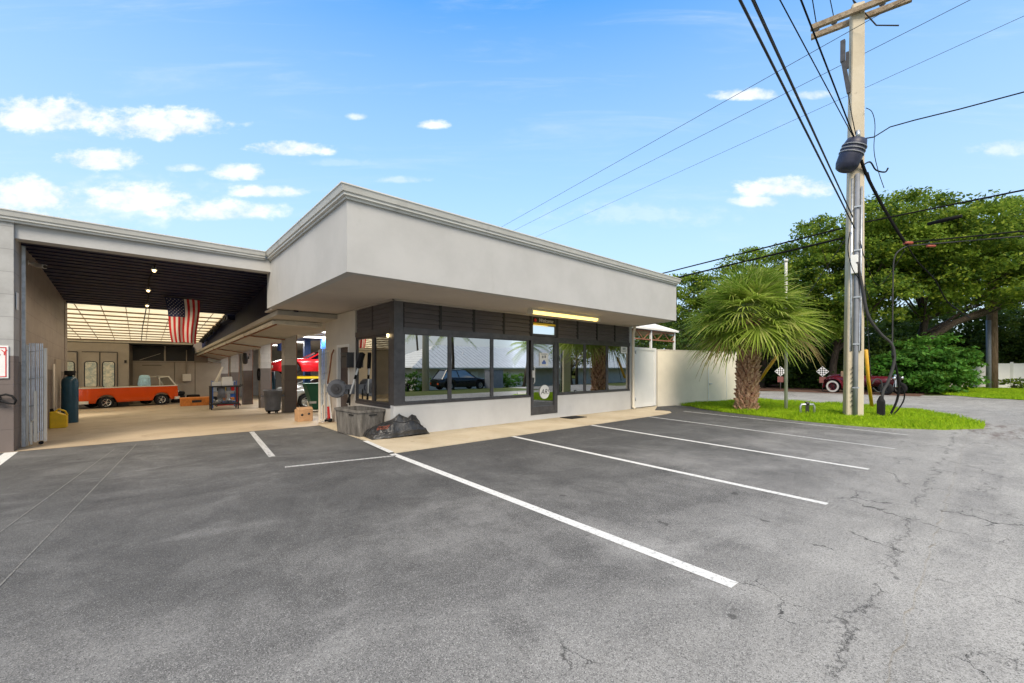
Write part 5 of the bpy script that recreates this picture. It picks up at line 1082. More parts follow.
# crossarms
adir = Vector((.80,-.60,0)).normalized()
adir = Vector((.2,-.98,0)).normalized(); fdir = Vector((-adir.y,adir.x,0))
for s_, dz in ((1,0),(-1,-.02)):
    c_ = polept(12.25)+fdir*s_*.24; MB().bar(c_-adir*1.15+Vector((0,0,dz)),c_+adir*1.25+Vector((0,0,dz)),.12,.15).build('crossarm', M['arm'], up)
for t_ in (-1.0,-.55,.6,1.1):
    c_ = polept(12.25)+fdir*.24+adir*t_; MB().lathe([(.03,.08),(.03,.14),(.08,.16),(.05,.19),(.08,.22),(.04,.28),(0,.29)],c_,12).build('insulator', M['reel'], up)
MB().tube([polept(12.5)+fdir*.1,polept(12.75)-adir*.1,polept(11.7)+adir*.45,polept(11.45)+adir*.95],.02,6).build('jumper', M['cable_grey'], up)
# fuse cutout arm left of the pole
c_ = polept(8.7)-adir*.18-fdir*.1
lft = Vector((-cY, sY, 0)); MB().bar(polept(9.85)+lft*.22,polept(10.9)+lft*.42,.10,.10).bar(polept(10.8)+lft*.42,polept(11.45)+lft*.42,.11,.11).bar(polept(10.6)+lft*.28,polept(11.1)+lft*.28,.07,.07).build('cutout_bracket', M['frame_grey'], up)
MB().tube([polept(9.9)+lft*.26,polept(9.0)+lft*.12+vdir*.3,polept(8.4)+vdir*.42],.012,6).build('drop_lead', M['cable'], up)
# transformer-like casing
tf = thing('splice_case', 'dark navy bulging casing strapped slantwise to the concrete pole', 'casing', polept(7.6))
t0, t1 = polept(8.3)+vdir*.40, polept(7.4)+vdir*.40
sl_ = -side if (Vector((cY,-sY,0))).dot(side) > 0 else side        # towards the left of the view
t0 = t0-sl_*.05; t1 = t1+sl_*.26
MB().tube([t0.lerp(t1,x) for x in (0,.06,.2,.5,.8,.94,1)],[.12,.25,.29,.30,.29,.25,.17],20).build('case', M['transformer'], tf)
bn = MB()
for x in (.25,.36,.47): bn.tube([t0.lerp(t1,x),t0.lerp(t1,x+.03)],.318,20)
bn.build('band', M['pvc'], tf); MB().cyl(t0,t0+Vector((0,0,.22)),.06,.05,10).build('bushing', M['steel'], tf); MB().bar(t0.lerp(t1,.3),polept(7.8),.10).build('mount', M['steel'], tf)

# overhead wires: each a separate cable with its own sag
def wire(pts, r_, m_, label, n=14, sag=0, group=None):
    """pts: two ends (or more) joined by a hanging curve"""
    out = []
    for a, b in zip(pts[:-1], pts[1:]):
        a, b = Vector(a), Vector(b)
        for i in range(n+1):
            t = i/n; p = a.lerp(b,t); p.z -= sag*4*t*(1-t); out.append(p)
    o_ = MB().tube(out, r_, 6).build('overhead_wire', m_); tag(o_, label, 'wire', group); return o_
def through(P_, u, v, z):
    """end of a straight run from P_ seen at (u, v) at height z, run on past it"""
    d = ray(u, v); k_ = (z-1.5)/d.z; Q = Vector((0,0,1.5))+d*k_; return Vector(P_).lerp(Q, 2.6)
g1 = 'cables along the front street'; g2 = 'power wires along the side street'
P1 = polept(5.65)+vdir*.3; wire([P1, through(P1, 740, 0, 6.1)], .018, M['cable_grey'], 'thick lower cable rising from the pole to the top left edge, leftmost', 24, .0, g1)
P1 = polept(6.0)+vdir*.3-side*.05; wire([P1, through(P1, 752.5, 0, 6.6)], .017, M['cable_grey'], 'thick cable just right of the leftmost cable', 24, 0, g1)
wire([P1+Vector((.02,.02,.06)), through(P1+Vector((.02,.02,.06)), 754.5, 0, 6.62)], .009, M['cable'], 'thin lashing wire on the second cable from the left', 24, 0, g1)
P1 = polept(8.25)+vdir*.3; wire([P1, through(P1, 780, 0, 8.6)], .012, M['cable'], 'thin wire between the thick cables meeting the navy casing', 20, 0, g1)
wire([P1, through(P1, 801, 0, 8.9)], .018, M['cable'], 'thick cable descending steeply onto the navy casing', 20, 0, g1)
P1 = polept(12.52)-adir*1.0+fdir*.24; wire([P1, through(P1, 806, -40, 12.6)], .014, M['cable'], 'thin wire from the crossarm end along the front street', 12, 0, g1)
P1 = polept(12.52)-adir*.55+fdir*.24; wire([P1, through(P1, 822, -40, 12.6)], .012, M['cable'], 'thin wire from the crossarm middle along the front street', 12, 0, g1)
for (u0, v0_, u1, v1, z, r_, lb) in ((505,225,905,0,11.7,.009,'upper thin power wire crossing behind the pole top'),(515,230,970,0,11.35,.008,'second thin power wire crossing behind the pole top'),(540,235,1024,16,10.6,.006,'faint third power wire crossing behind the pole top')):
    def at(u, v): d = ray(u, v); return Vector((0,0,1.5))+d*((z-1.5)/d.z)
    A_, B_ = at(u0, v0_), at(u1, v1); dd = (B_-A_); wire([A_-dd*.2, B_+dd*.9], r_, M['cable_grey'], lb, 30, 0, g2)
def run2(u0, v0_, u1, v1, z, r_, m_, lb, e0=1.2, e1=1.2):
    def at(u, v): d = ray(u, v); return Vector((0,0,1.5))+d*((z-1.5)/d.z)
    A_, B_ = at(u0, v0_), at(u1, v1); dd = (B_-A_); wire([A_-dd*e0, B_+dd*e1], r_, m_, lb, 30, 0, g2)
run2(688,267,843,228,5.8,.026,M['cable'],'upper cable from behind the office roof to the concrete pole',1.2,.0)
run2(688,275,843,238,5.5,.033,M['cable'],'lower thick cable from behind the office roof to the concrete pole',1.2,.0)
run2(866,222,1024,190,5.85,.022,M['cable'],'upper cable leaving the concrete pole to the right edge',.05,1.5)
run2(906,243,1024,231,5.3,.022,M['cable'],'middle cable leaving the cable knot to the right edge',.0,1.5)
run2(906,246,1024,236,5.2,.018,M['cable_grey'],'lowest cable leaving the cable knot to the right edge',.0,1.5)
def at_depth(u, v, z): return Vector((0,0,1.5))+ray(u, v)*z
w_ = MB().tube([at_depth(*p) for p in ((862,139,12.6),(874,137,12.7),(882,132,12.7),(890,127,12.6),(915,120,12.1),(960,109,11.4),(1024,92,10.6),(1120,62,9.4))],.018,6).build('overhead_wire', M['cable']); tag(w_, 'lone service wire from the casing to the right edge', 'wire', g2)
MB_ = MB().tube([at_depth(*p) for p in ((928,224,12.6),(945,220,12.2),(962,216,11.9))],[.05,.06,.05],8).build('splice_sleeve', M['cable']); tag(MB_, 'black splice sleeve on the upper right cable', 'sleeve')
for (u, v, z, lb) in ((908,243,12.7,'larger orange cable marker at the cable knot'),(931,246,12.4,'smaller orange cable marker right of the knot')):
    p = at_depth(u, v, z); o_ = MB().tube([p-Vector((.09,-.08,0)),p+Vector((.09,-.08,0))],.05 if u == 908 else .035,8).build('cable_marker', pm('orange_marker', (.30,.06,.03), .6)); tag(o_, lb, 'marker')
# slack cable bundle from the pole to the knot and down into the grass
def cable(px, r_, m_, lb, group='slack cables hanging by the pole'):
    pts = [at_depth(*p) for p in px]; out = []
    for i in range(len(pts)-1):                     # smooth it
        p0, p1, p2, p3 = pts[max(i-1,0)], pts[i], pts[i+1], pts[min(i+2,len(pts)-1)]
        for k_ in range(7):
            t = k_/7; out.append(.5*((2*p1)+(p2-p0)*t+(2*p0-5*p1+4*p2-p3)*t*t+(3*p1-p0-3*p2+p3)*t**3))
    out.append(pts[-1]); o_ = MB().tube(out, r_, 6).build('slack_cable', m_); tag(o_, lb, 'cable', group)
cable([(861,160,12.5),(868,178,12.6),(882,205,12.7),(898,232,12.7),(907,245,12.7)],.045,M['cable'],'thickest cable from the casing down to the cable knot')
cable([(907,245,12.7),(918,262,12.8),(935,280,13),(948,302,13.4),(970,318,15)],.018,M['cable'],'cable leading from the knot down to the right')
cable([(907,246,12.7),(895,256,12.7),(893,285,12.7),(892.5,330,12.7),(892,358,12.7)],.018,M['cable_grey'],'straight vertical cable hanging below the knot')
cable([(857,262,12.5),(862,285,12.5),(868,315,12.5),(880,333,12.6),(892,345,12.6),(894,362,12.6),(888,382,12.6),(883,392,12.6),(881,410,12.55)],.040,M['cable_grey'],'thick grey cable looping from the pole to the black ground box')
cable([(893,355,12.6),(897,372,12.6),(899,388,12.6),(896,403,12.6),(888,418.5,12.55)],.030,M['cable'],'inner of the two black loops entering the grass')
cable([(893,358,12.6),(899,380,12.6),(904.5,395,12.6),(900,407,12.6),(889,418.5,12.55)],.018,M['cable'],'outer of the two black loops entering the grass')
cable([(872,384,12.7),(876,379,12.7),(881,381,12.7),(882,390,12.7),(878,392,12.7),(873,388,12.7)],.02,M['cable_grey'],'small coil of grey cable near the yellow guy guard')
cable([(850,232,12.4),(848,250,12.4),(853,270,12.45),(864,285,12.6),(870,300,12.6)],.012,M['cable'],'thin loop of wire at the white junction box')
cable([(860,240,12.5),(866,262,12.6),(880,285,12.7),(905,250,12.7)],.010,M['cable'],'thin wire drooping between pole and knot')
cable([(866,108,12.5),(872,112,12.6),(875,125,12.7),(874,150,12.7),(878,170,12.7),(884,188,12.7)],.010,M['cable'],'thin looping lead beside the casing')
cable([(862,166,12.6),(870,162,12.6),(876,170,12.7),(885,172,12.7),(888,168,12.7)],.022,M['cable'],'tangled leads with connectors below the casing')
cable([(868,172,12.7),(874,190,12.7),(884,206,12.8),(900,236,12.8)],.012,M['cable'],'thin wire running down beside the thick cable')
cable([(845,240,12.9),(818,280,14.0),(785,330,15.0),(757,384,15.4)],.012,M['cable_grey'],'guy wire from the pole to the ground behind the palm',None)
cable([(862,230,12.9),(866,300,14.2),(871,380,15.2)],.012,M['cable_grey'],'guy wire from the pole to the yellow guard at its right',None)
# ground box, meter stand, guards, slim post
gbx = thing('ground_box', 'black cable box standing in the grass right of the concrete pole', 'box', (16.5,2.14,0))
MB().box(16.42,2.05,0,16.60,2.23,.52).build('body', M['rubber'], gbx, bevel=.02); MB().lathe([(.09,.52),(.05,.62),(.03,.66)],(16.51,2.14,0),10).build('gland', M['rubber'], gbx)
ms = thing('pipe_stand', 'small grey inverted-U water pipe with valve in the grass', 'pipe', (15.75,3.8,0))
MB().tube([(15.62,3.95,-.05),(15.62,3.95,.28),(15.64,3.93,.34),(15.86,3.67,.34),(15.88,3.65,.28),(15.88,3.65,-.05)],.035,8).build('pipe', M['steel'], ms); MB().cyl((15.75,3.8,.33),(15.75,3.8,.42),.06,None,10).box(15.71,3.76,.05,15.79,3.84,.33).build('valve', M['frame'], ms)
for pts_, lb in (([at_depth(866,350,14.6),at_depth(868,378,14.9),at_depth(872,407,15.25)],'upright yellow guy guard right of the concrete pole'),([at_depth(778,354,15.3),at_depth(759,381,15.6)],'slanting yellow guy guard behind the palm trunk')):
    o_ = MB().tube(pts_,.055,8).build('guy_guard', M['ochre']); tag(o_, lb, 'guard', 'yellow guy wire guards')
sp_ = thing('slim_post', 'slim pale metal post behind the palm crown', 'post', (16.74,4.66,0)); MB().cyl((16.74,4.66,-.1),(16.74,4.66,5.15),.055,.045,10).build('tube', M['gutter'], sp_); MB().cyl((16.74,4.66,5.15),(16.74,4.66,5.24),.065,None,10).build('cap', M['gutter'], sp_)

# wooden pole, far fences
wp = thing('wooden_pole', 'weathered wooden utility pole in the far lawn before the white fence', 'utility pole', (44.7,-.1,0)); MB().tube([(44.7,-.1,-.2),(44.72,-.1,4),(44.8,-.08,10.5)],[.30,.28,.22],12).build('shaft', M['wood_pole'], wp)
MB().tube([(44.32,.05,-.1),(44.34,.06,4.8)],.13,8).build('conduit', M['pvc'], wp); MB().tube([(44.4,.1,8.0),(41,1.0,6.4),(38,2,6.2)],.05,6).build('cable', M['cable'], wp)
vf = thing('vinyl_fence', 'white vinyl fence at the right edge behind the wooden pole', 'fence', (47,-1.5,0))
def along(p, q, t): return Vector(p).lerp(Vector(q), t)
A_, B_ = Vector((45.2,.85,0)), Vector((54,-8.6,0))
n_ = Vector((-(B_-A_).y,(B_-A_).x,0)).normalized()
wallseg(A_, B_, .06, 0, 1.72).build('panels', M['gate_white'], vf); wallseg(A_-n_*.03, B_-n_*.03, .12, 1.721, 1.80).build('rail', M['gate_white'], vf)
for i in range(6): p = along(A_, B_, i/5); MB().box(p.x-.08,p.y-.08,0,p.x+.08,p.y+.08,1.9).build('post', M['gate_white'], vf)
yg = thing('yard_gate', 'pale yellow double yard gate between bush and wooden pole', 'gate', (44.5,1.6,0)); A_, B_ = Vector((43.6,2.6,0)), Vector((45.1,1.0,0)); n_ = Vector((-(B_-A_).y,(B_-A_).x,0)).normalized()
for t0_, t1_ in ((0,.49),(.51,1)): wallseg(along(A_,B_,t0_),along(A_,B_,t1_),.06,.05,1.85).build('leaf', M['fence'], yg)
p = along(A_,B_,.47)-n_*.02; MB().box(p.x-.08,p.y-.08,.95,p.x+.08,p.y+.08,1.08).build('latch', M['ink'], yg)
wh_ = thing('white_house', 'white house seen through the trees behind the yard gate', 'house', (52,4,0)); MB().box(48,6,0,62,16,2.9).build('wall', M['house'], wh_); MB().add([(47.4,5.4,2.9),(62.6,5.4,2.9),(62.6,16.6,2.9),(47.4,16.6,2.9),(51,11,5.0),(59,11,5.0)],[(0,1,5,4),(1,2,5),(2,3,4,5),(3,0,4),(3,2,1,0)]).build('roof', M['roof_metal'], wh_)
for y in (8.0,11.0): wo = MB().box(47.96,y,1.0,47.998,y+1.4,2.1).build('window', M['frame'], wh_)

# diamond signs
for (x, y, lb) in ((31.9,9.2,'checkered diamond sign left of the slim post'),(32.6,7.05,'checkered diamond sign beside the maroon vintage car')):
    s_ = thing('road_sign', lb, 'sign', (x,y,0), 0, 'checkered diamond signs under the trees')
    MB().cyl((x,y,0),(x,y,1.3),.022,None,8).build('post', M['steel'], s_)
    vx = Vector((-y,x,0)).normalized(); vn = Vector((-x,-y,0)).normalized()
    def dm(c, h_, o_): return [c+vx*h_*a+Vector((0,0,h_*b))+vn*o_ for a, b in ((0,-1),(1,0),(0,1),(-1,0))]
    c_ = Vector((x,y,1.25)); q0, q1 = dm(c_,.33,.04), dm(c_,.33,.06); MB().hexa(q0+q1).build('plate', M['sign_white'], s_)
    ck = MB()
    for i in range(5):
        for j in range(5):
            if (i+j)%2: continue
            ck.add(dm(c_+(vx+Vector((0,0,1)))*((i-2)*.058)+(vx-Vector((0,0,1)))*((j-2)*.058),.056,.064),[(0,1,2,3)])
    ck.build('checker', M['ink'], s_); c_ = Vector((x,y,.72)); MB().hexa([c_+vx*a+Vector((0,0,b))+vn*o_ for o_ in (.04,.06) for a, b in ((-.17,-.19),(.17,-.19),(.17,.19),(-.17,.19))]).build('lower_plate', pm('faded_red_sign', (.20,.07,.06), .6), s_)

# maroon vintage roadster behind the pole
vc = thing('vintage_car', 'maroon vintage roadster with whitewall tyres parked under the trees', 'car', (31.55,4.85,0), R(-106))
rr_ = []
for x, w_, z0, z1 in ((-1.95,.35,.55,.80),(-1.7,.52,.42,1.05),(-1.2,.62,.40,1.12),(-.5,.64,.40,1.10),(.1,.60,.40,1.05),(.9,.42,.45,1.02),(1.5,.34,.5,1.0)):
    rr_.append([(x,w_*math.cos(a),(z0+z1)/2+(z1-z0)/2*math.sin(a)) for a in [2*math.pi*k_/16 for k_ in range(16)]])
MB().loft(rr_, caps=(True,True)).build('body', M['maroon'], vc, world=False)
MB().hexa([(1.5,-.30,.42),(1.62,-.30,.42),(1.62,.30,.42),(1.5,.30,.42),(1.5,-.24,1.12),(1.6,-.24,1.12),(1.6,.24,1.12),(1.5,.24,1.12)]).build('radiator_shell', M['chrome'], vc, world=False, bevel=.03); MB().box(1.61,-.22,.5,1.632,.22,1.02).build('grille', M['black'], vc, world=False)
for s_ in (-1,1):
    for x, r_ in ((-1.2,.38),(1.35,.34)):
        wheel(x, s_*.74, r_, .18, vc, 'maroon' if x < 0 else 'black', 'house' if x < 0 else None)
    fp = [(-1.2+.52*math.cos(R(a)), .38+.50*math.sin(R(a))) for a in range(-10,191,20)]
    MB().loft([[(x,s_*(.60),z) for x, z in fp],[(x,s_*(.74),z+.03) for x, z in fp],[(x,s_*(.88),z-.03) for x, z in fp]],closed=False).build('fender', M['maroon'], vc, world=False)
    MB().lathe([(0,.06),(.09,.03),(.11,-.03),(.05,-.12)],(1.62,s_*.42,.92),14,axis='x').build('headlight', M['chrome'], vc, world=False)
ws = MB().bar((.15,-.5,1.05),(-.02,-.46,1.45),.03).bar((.15,.5,1.05),(-.02,.46,1.45),.03).bar((-.02,-.48,1.45),(-.02,.48,1.45),.03); ws.build('windscreen_frame', M['chrome'], vc, world=False); MB().box(-.95,-.5,.7,-.75,.5,1.28).build('seat', M['seat'], vc, world=False, bevel=.04)

# ================================================================ VEGETATION
def leaves(centers, spread, n_per, size, seed, up=.5, aspect=.55):
    """leaf quads scattered in clumps; centers (k,3), spread (k,3)"""
    g = np.random.default_rng(seed); k_ = len(centers); n = k_*n_per
    c = np.repeat(centers, n_per, 0); s_ = np.repeat(spread, n_per, 0)
    d = g.normal(size=(n,3)); d /= np.linalg.norm(d, axis=1)[:,None]; rad = g.random(n)**.5
    P = c+d*rad[:,None]*s_
    nrm = g.normal(size=(n,3))+np.array([0,0,up*2])+d*.6; nrm /= np.linalg.norm(nrm, axis=1)[:,None]
    a = np.cross(nrm, g.normal(size=(n,3))); a /= np.linalg.norm(a, axis=1)[:,None]; b = np.cross(nrm, a)
    L_ = size*(.6+.8*g.random(n))[:,None]; w_ = L_*aspect
    V = np.stack([P-a*L_*.5, P+b*w_*.5-a*L_*.05, P+a*L_*.5, P-b*w_*.5-a*L_*.05], 1).reshape(-1,3)
    F = np.arange(n*4).reshape(-1,4); return V, F
def make_crown(blobs, seed, clump=.9, density=1.0):
    g = np.random.default_rng(seed); cs = []; ss = []
    for (x, y, z, rx, ry, rz2) in blobs:
        k_ = int(density*10*(rx*ry*rz2)**.62)+6
        d = g.normal(size=(k_,3)); d /= np.linalg.norm(d, axis=1)[:,None]; r_ = .45+.60*g.random(k_)**.6
        cs.append(np.array([x,y,z])+d*r_[:,None]*np.array([rx,ry,rz2])); ss.append(np.stack([clump*(.55+.9*g.random(k_)), clump*(.55+.9*g.random(k_)), clump*(.25+.35*g.random(k_))], 1))
    return np.concatenate(cs), np.concatenate(ss)
def tree(name, label, cat, base, trunk_top, blobs, seed, mat='leaf', leaf=.24, n_per=46, clump=.9, density=1., tr=.28, group=None, limbs=9, trunk=True):
    root = thing(name, label, cat, base, 0, group); cs, ss = make_crown(blobs, seed, clump, density); V, F = leaves(cs, ss, n_per, leaf, seed+1)
    np_mesh('crown', V, F, [M[mat]], parent=root)
    if trunk:
        r_ = random.Random(seed); b = Vector(base); t = Vector(trunk_top); mid = b.lerp(t,.5)+Vector((r_.uniform(-.3,.3),r_.uniform(-.3,.3),0))
        tb_ = MB().tube([b-Vector((0,0,.3)),b+Vector((0,0,.2)),mid,t],[tr*1.4,tr*1.1,tr*.85,tr*.6],10); idx = list(range(len(cs))); r_.shuffle(idx)
        for i in idx[:limbs*4]:
            e_ = Vector(cs[i]); s0 = mid.lerp(t, r_.uniform(.3,1)); m1 = s0.lerp(e_,.5)+Vector((r_.uniform(-.4,.4),r_.uniform(-.4,.4),-.2+r_.uniform(-.3,.4)))
            f_ = tr*r_.uniform(.18,.42); tb_.tube([s0,m1,e_],[f_,f_*.65,f_*.25],6)
        tb_.build('trunk', M['bark'], root, fixn=False)
    return root
gT = 'trees across the side street'
tree('canopy_tree','big spreading tree at the right edge with a long bare diagonal limb','tree',(38.5,3.2,0),(39.0,2.8,5.0),[(38,2.5,9.5,4.3,4.0,2.8),(42,.2,9.3,4.4,4.4,2.9),(45.5,-3,9.0,4.5,4.5,3.6),(34.8,4.5,8.8,3.4,3.2,2.4),(40,-.5,7.0,4,3.2,1.7),(47.5,-4.8,7.0,4.0,3.6,2.8),(37,3.5,6.6,3.2,3.0,1.8)],21,'leaf',.20,170,.92,.92,.30,gT,4)
tree('canopy_tree','tall bright green tree rising right behind the concrete pole','tree',(34.5,7.0,0),(34.6,6.6,3.6),[(33.8,6.4,8.6,3.4,3.4,3.2),(35.6,4.0,9.6,3.4,3.4,2.6),(32.8,5.2,5.8,2.8,2.6,2.0),(33.2,8.6,7.2,3.2,3.2,2.6),(33.0,7.4,4.4,2.6,2.4,1.5)],33,'leaf',.19,160,.85,.95,.24,gT,4)
tree('canopy_tree','broad tree between the palm crown and the concrete pole','tree',(35.5,11.5,0),(35.6,11.2,3.2),[(34.6,11.4,7.2,3.8,3.6,3.0),(33.4,9.6,5.6,2.8,2.8,2.3),(36,13.6,6.4,3.4,3.4,2.5),(34,12,4.2,3,3,1.5)],45,'leaf',.19,150,.85,.95,.22,gT,4)
tree('canopy_tree','slender loose tree showing above the palm crown','tree',(33.5,17.0,0),(33.5,16.8,3.4),[(33.4,16.6,6.9,3.0,3.0,2.4),(34.5,14.6,7.4,2.4,2.4,1.9),(31.5,18.8,5.8,2.2,2.2,1.8),(33,16.5,4.4,2.6,2.8,1.4)],57,'leaf',.19,130,.75,.85,.20,gT,4)
tree('canopy_tree','airy tree peeping over the office roof corner','tree',(29.0,20.0,0),(29.0,19.8,4.2),[(29.2,19.8,6.7,2.6,2.8,2.2),(31.4,18.2,6.8,2.2,2.2,1.6),(27.2,21.5,5.9,2.2,2.2,1.6)],69,'leaf',.18,110,.62,.8,.18,gT,4)
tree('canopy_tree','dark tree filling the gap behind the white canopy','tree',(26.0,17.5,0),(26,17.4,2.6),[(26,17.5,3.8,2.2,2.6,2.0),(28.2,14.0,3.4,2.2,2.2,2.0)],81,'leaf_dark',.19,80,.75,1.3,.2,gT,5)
gB = 'far trees behind the first row'
for i, (x, y, h_, r_, lb) in enumerate(((49,7.5,7.0,4.2,'far tree behind the white house left of the bare limb'),(46,13,6.5,4.2,'far tree beyond the checkered signs'),(44,19,6.0,4.2,'far tree beyond the slim post'),(40,26,6.0,4.2,'far tree left of the palm crown'),(57,-3,7.0,4.4,'far tree behind the white fence at the right edge'),(54,2.2,8,4.2,'far tree seen through the gap beneath the bare limb'),(66,-6,7,5,'far tree past the far end of the white fence'))):
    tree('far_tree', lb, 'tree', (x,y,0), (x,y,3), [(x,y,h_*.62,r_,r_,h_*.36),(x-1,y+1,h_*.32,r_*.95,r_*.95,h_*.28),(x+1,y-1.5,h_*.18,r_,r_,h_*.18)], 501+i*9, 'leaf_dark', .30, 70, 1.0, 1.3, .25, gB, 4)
# long bare limb of the big tree
dl = MB().tube([(38.4,3.3,1.0),(38.2,2.6,3.4),(39.4,1.5,4.4),(41.5,-.4,5.5),(44.0,-2.6,6.3)],[.30,.25,.19,.15,.10],10); big = [o_ for o_ in COL.objects if o_.get('label','').startswith('big spreading')][0]; dl.build('limb', M['bark'], big)
# dark undergrowth behind
gU = 'dark shrubs under the trees'
for i, (x, y, rx, h_, lb) in enumerate(((37.5,6.0,2.8,3.6,'dark shrub mass behind the vintage car'),(37.5,9.5,2.6,3.4,'dark shrub mass behind the right checkered sign'),(37.0,13,2.6,3.4,'dark shrub mass behind the left checkered sign'),(36.0,17,2.6,3.6,'dark shrub mass behind the slanting yellow guard'),(32.5,22,2.8,3.6,'dark shrub mass past the end of the boundary wall'),(40.5,4.6,2.6,3.4,'dark shrub mass behind the bright bush'))):
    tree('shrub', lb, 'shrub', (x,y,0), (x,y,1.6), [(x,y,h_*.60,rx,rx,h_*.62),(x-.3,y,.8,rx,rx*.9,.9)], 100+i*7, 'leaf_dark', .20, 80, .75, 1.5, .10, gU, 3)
tree('bush','bright green glossy bush spilling over the lawn edge','bush',(34.2,2.7,0),(34.4,2.6,1.5),[(34.2,2.9,1.7,1.5,1.5,1.5),(35.2,2.1,2.0,1.7,1.5,1.6),(33.5,3.6,1.3,1.1,1.2,1.2),(36.3,1.5,1.5,1.4,1.2,1.3),(34.8,2.2,.9,2.0,1.5,.8)],151,'leaf_bush',.22,60,.55,2.2,.10,None,4)
gS = 'low shrubs at the white fence'
for i, (x, y) in enumerate(((45.4,-.9),(46.3,-1.9),(47.3,-3.0),(48.4,-4.2))): tree('low_shrub', ('low shrub right beside the wooden pole','second low shrub along the white fence','third low shrub along the white fence','last low shrub along the white fence')[i], 'shrub', (x-.4,y-.2,0),(x-.4,y-.2,.4),[(x-.4,y-.2,.42,.6,.6,.42)],171+i,'leaf_dark' if i%2 else 'leaf',.16,40,.3,2.0,.04,gS,2)
tree('cypress','dark narrow conifer rising behind the white fence','tree',(48.5,.4,0),(48.5,.4,2),[(48.5,.4,1.6,.9,.9,1.5),(48.5,.4,3.0,.6,.6,1.2)],191,'leaf_dark',.2,60,.4,2.2,.12,None,2)

# sabal palm
def palm(name, label, base, H, lean, seed, nf=74, crown_r=2.55, trunk_r=.40, boots=True, group=None, scale=1.):
    g = random.Random(seed); root = thing(name, label, 'palm', base, 0, group); b = Vector(base); top = b+Vector((lean[0],lean[1],H))
    tb_ = MB().tube([b-Vector((0,0,.2)),b+Vector((0,0,.05)),b.lerp(top,.3),b.lerp(top,.65),top,top+Vector((0,0,.35))],[trunk_r*.95,trunk_r*.92,trunk_r*.90,trunk_r*.86,trunk_r*.74,trunk_r*.4],18); tb_.build('trunk', M['palm_core' if boots else 'bark'], root)
    if boots:
        bt = MB(); rows = int(H/.105)
        for r_ in range(rows):
            z = .04+r_*(H-.02)/rows; n_ = 11
            for k_ in range(n_):
                an = 2*math.pi*(k_+.5*(r_%2)+.06*g.uniform(-1,1))/n_; c_ = b.lerp(top, z/H); rt = trunk_r*(.90-.12*z/H)
                for sgn in (1,):
                    d_ = Vector((math.cos(an),math.sin(an),0)); tn = Vector((-d_.y,d_.x,0)); up_ = Vector((0,0,1)); ll = g.uniform(.16,.24); ww = g.uniform(.060,.085); out = g.uniform(.08,.16); sk_ = g.choice((-1,1))*g.uniform(.03,.08)
                    p0 = c_+d_*(rt*.90); bs = [p0-tn*ww,p0+tn*ww,p0+tn*ww*.9+d_*.05-up_*.02,p0-tn*ww*.9+d_*.05-up_*.02]
                    tp = [p0+up_*ll+d_*out*.6-tn*ww*.5+tn*sk_,p0+up_*ll+d_*out*.6+tn*ww*.5+tn*sk_,p0+up_*(ll*.95)+d_*(out+.05)+tn*ww*.45+tn*sk_,p0+up_*(ll*.95)+d_*(out+.05)-tn*ww*.45+tn*sk_]
                    bt.hexa(bs+tp)
        bt.build('boots', M['boot'], root)['kind'] = 'stuff'
    V = []; F = []; mi = []; pts_pet = MB(); head = top+Vector((0,0,.15))
    def addquad(p): o_ = len(V); V.extend(p); F.append((o_,o_+1,o_+2,o_+3))
    for f_ in range(nf):
        t = (f_+.5)/nf; el = R(87-104*t**.95+g.uniform(-10,10)); az = f_*2.39996+g.uniform(-.25,.25)
        dry = t > .88 and g.random() < .45
        d0 = Vector((math.cos(az)*math.cos(el),math.sin(az)*math.cos(el),math.sin(el))); pl = crown_r*g.uniform(.44,.58); drop = .10+.16*(1-abs(math.sin(el)))
        p = [head+d0*pl*s_-Vector((0,0,drop*pl*s_*s_)) for s_ in (0,.35,.7,1.)]
        pts_pet.tube(p,[.03*scale,.022*scale,.017*scale,.012*scale],5)
        tip = p[3]; dirt = (p[3]-p[2]).normalized(); sd = dirt.cross(Vector((0,0,1)));
        if sd.length < .1: sd = Vector((1,0,0))
        sd.normalize(); sd = (Matrix.Rotation(g.uniform(-.5,.5),3,dirt) @ sd); up_ = sd.cross(dirt).normalized(); R0 = crown_r*g.uniform(.50,.62); nl = 34
        for k_ in range(nl):
            a_ = R(-118+236*k_/(nl-1)); fold = .30*abs(math.sin(a_)); ld = (dirt*math.cos(a_)+sd*math.sin(a_)+up_*(fold-.12)).normalized(); ll = R0*(1-.38*(abs(a_)/R(118))**2)*g.uniform(.88,1.08)
            ws_ = (ld.cross(up_)); ws_.normalize(); w0 = .006*scale; w1 = .026*scale; sag = g.uniform(.12,.44)*(1.4 if dry else 1)
            def pt(s_): q = tip+ld*ll*s_-Vector((0,0,sag*ll*s_**2.4)); return q
            st_ = [(0,w0),(.38,w1),(.74,w1*.62),(1.,.003)]
            prev = None
            for s_, w_ in st_:
                q = pt(s_); cur = (q-ws_*w_, q+ws_*w_)
                if prev: addquad([prev[0],prev[1],cur[1],cur[0]]); mi.append(1 if dry else 0)
                prev = cur
    np_mesh('fronds', np.array([tuple(v) for v in V]), np.array(F), [M['frond'],M['frond_dry']], mi, parent=root); pts_pet.build('petioles', M['petiole'], root, fixn=False)
    return root
palm('sabal_palm','stout fan palm with criss-cross boots on its trunk beside the cream wall',(15.42,5.46,0),3.0,(.10,-.08),5,86,2.15,.27)

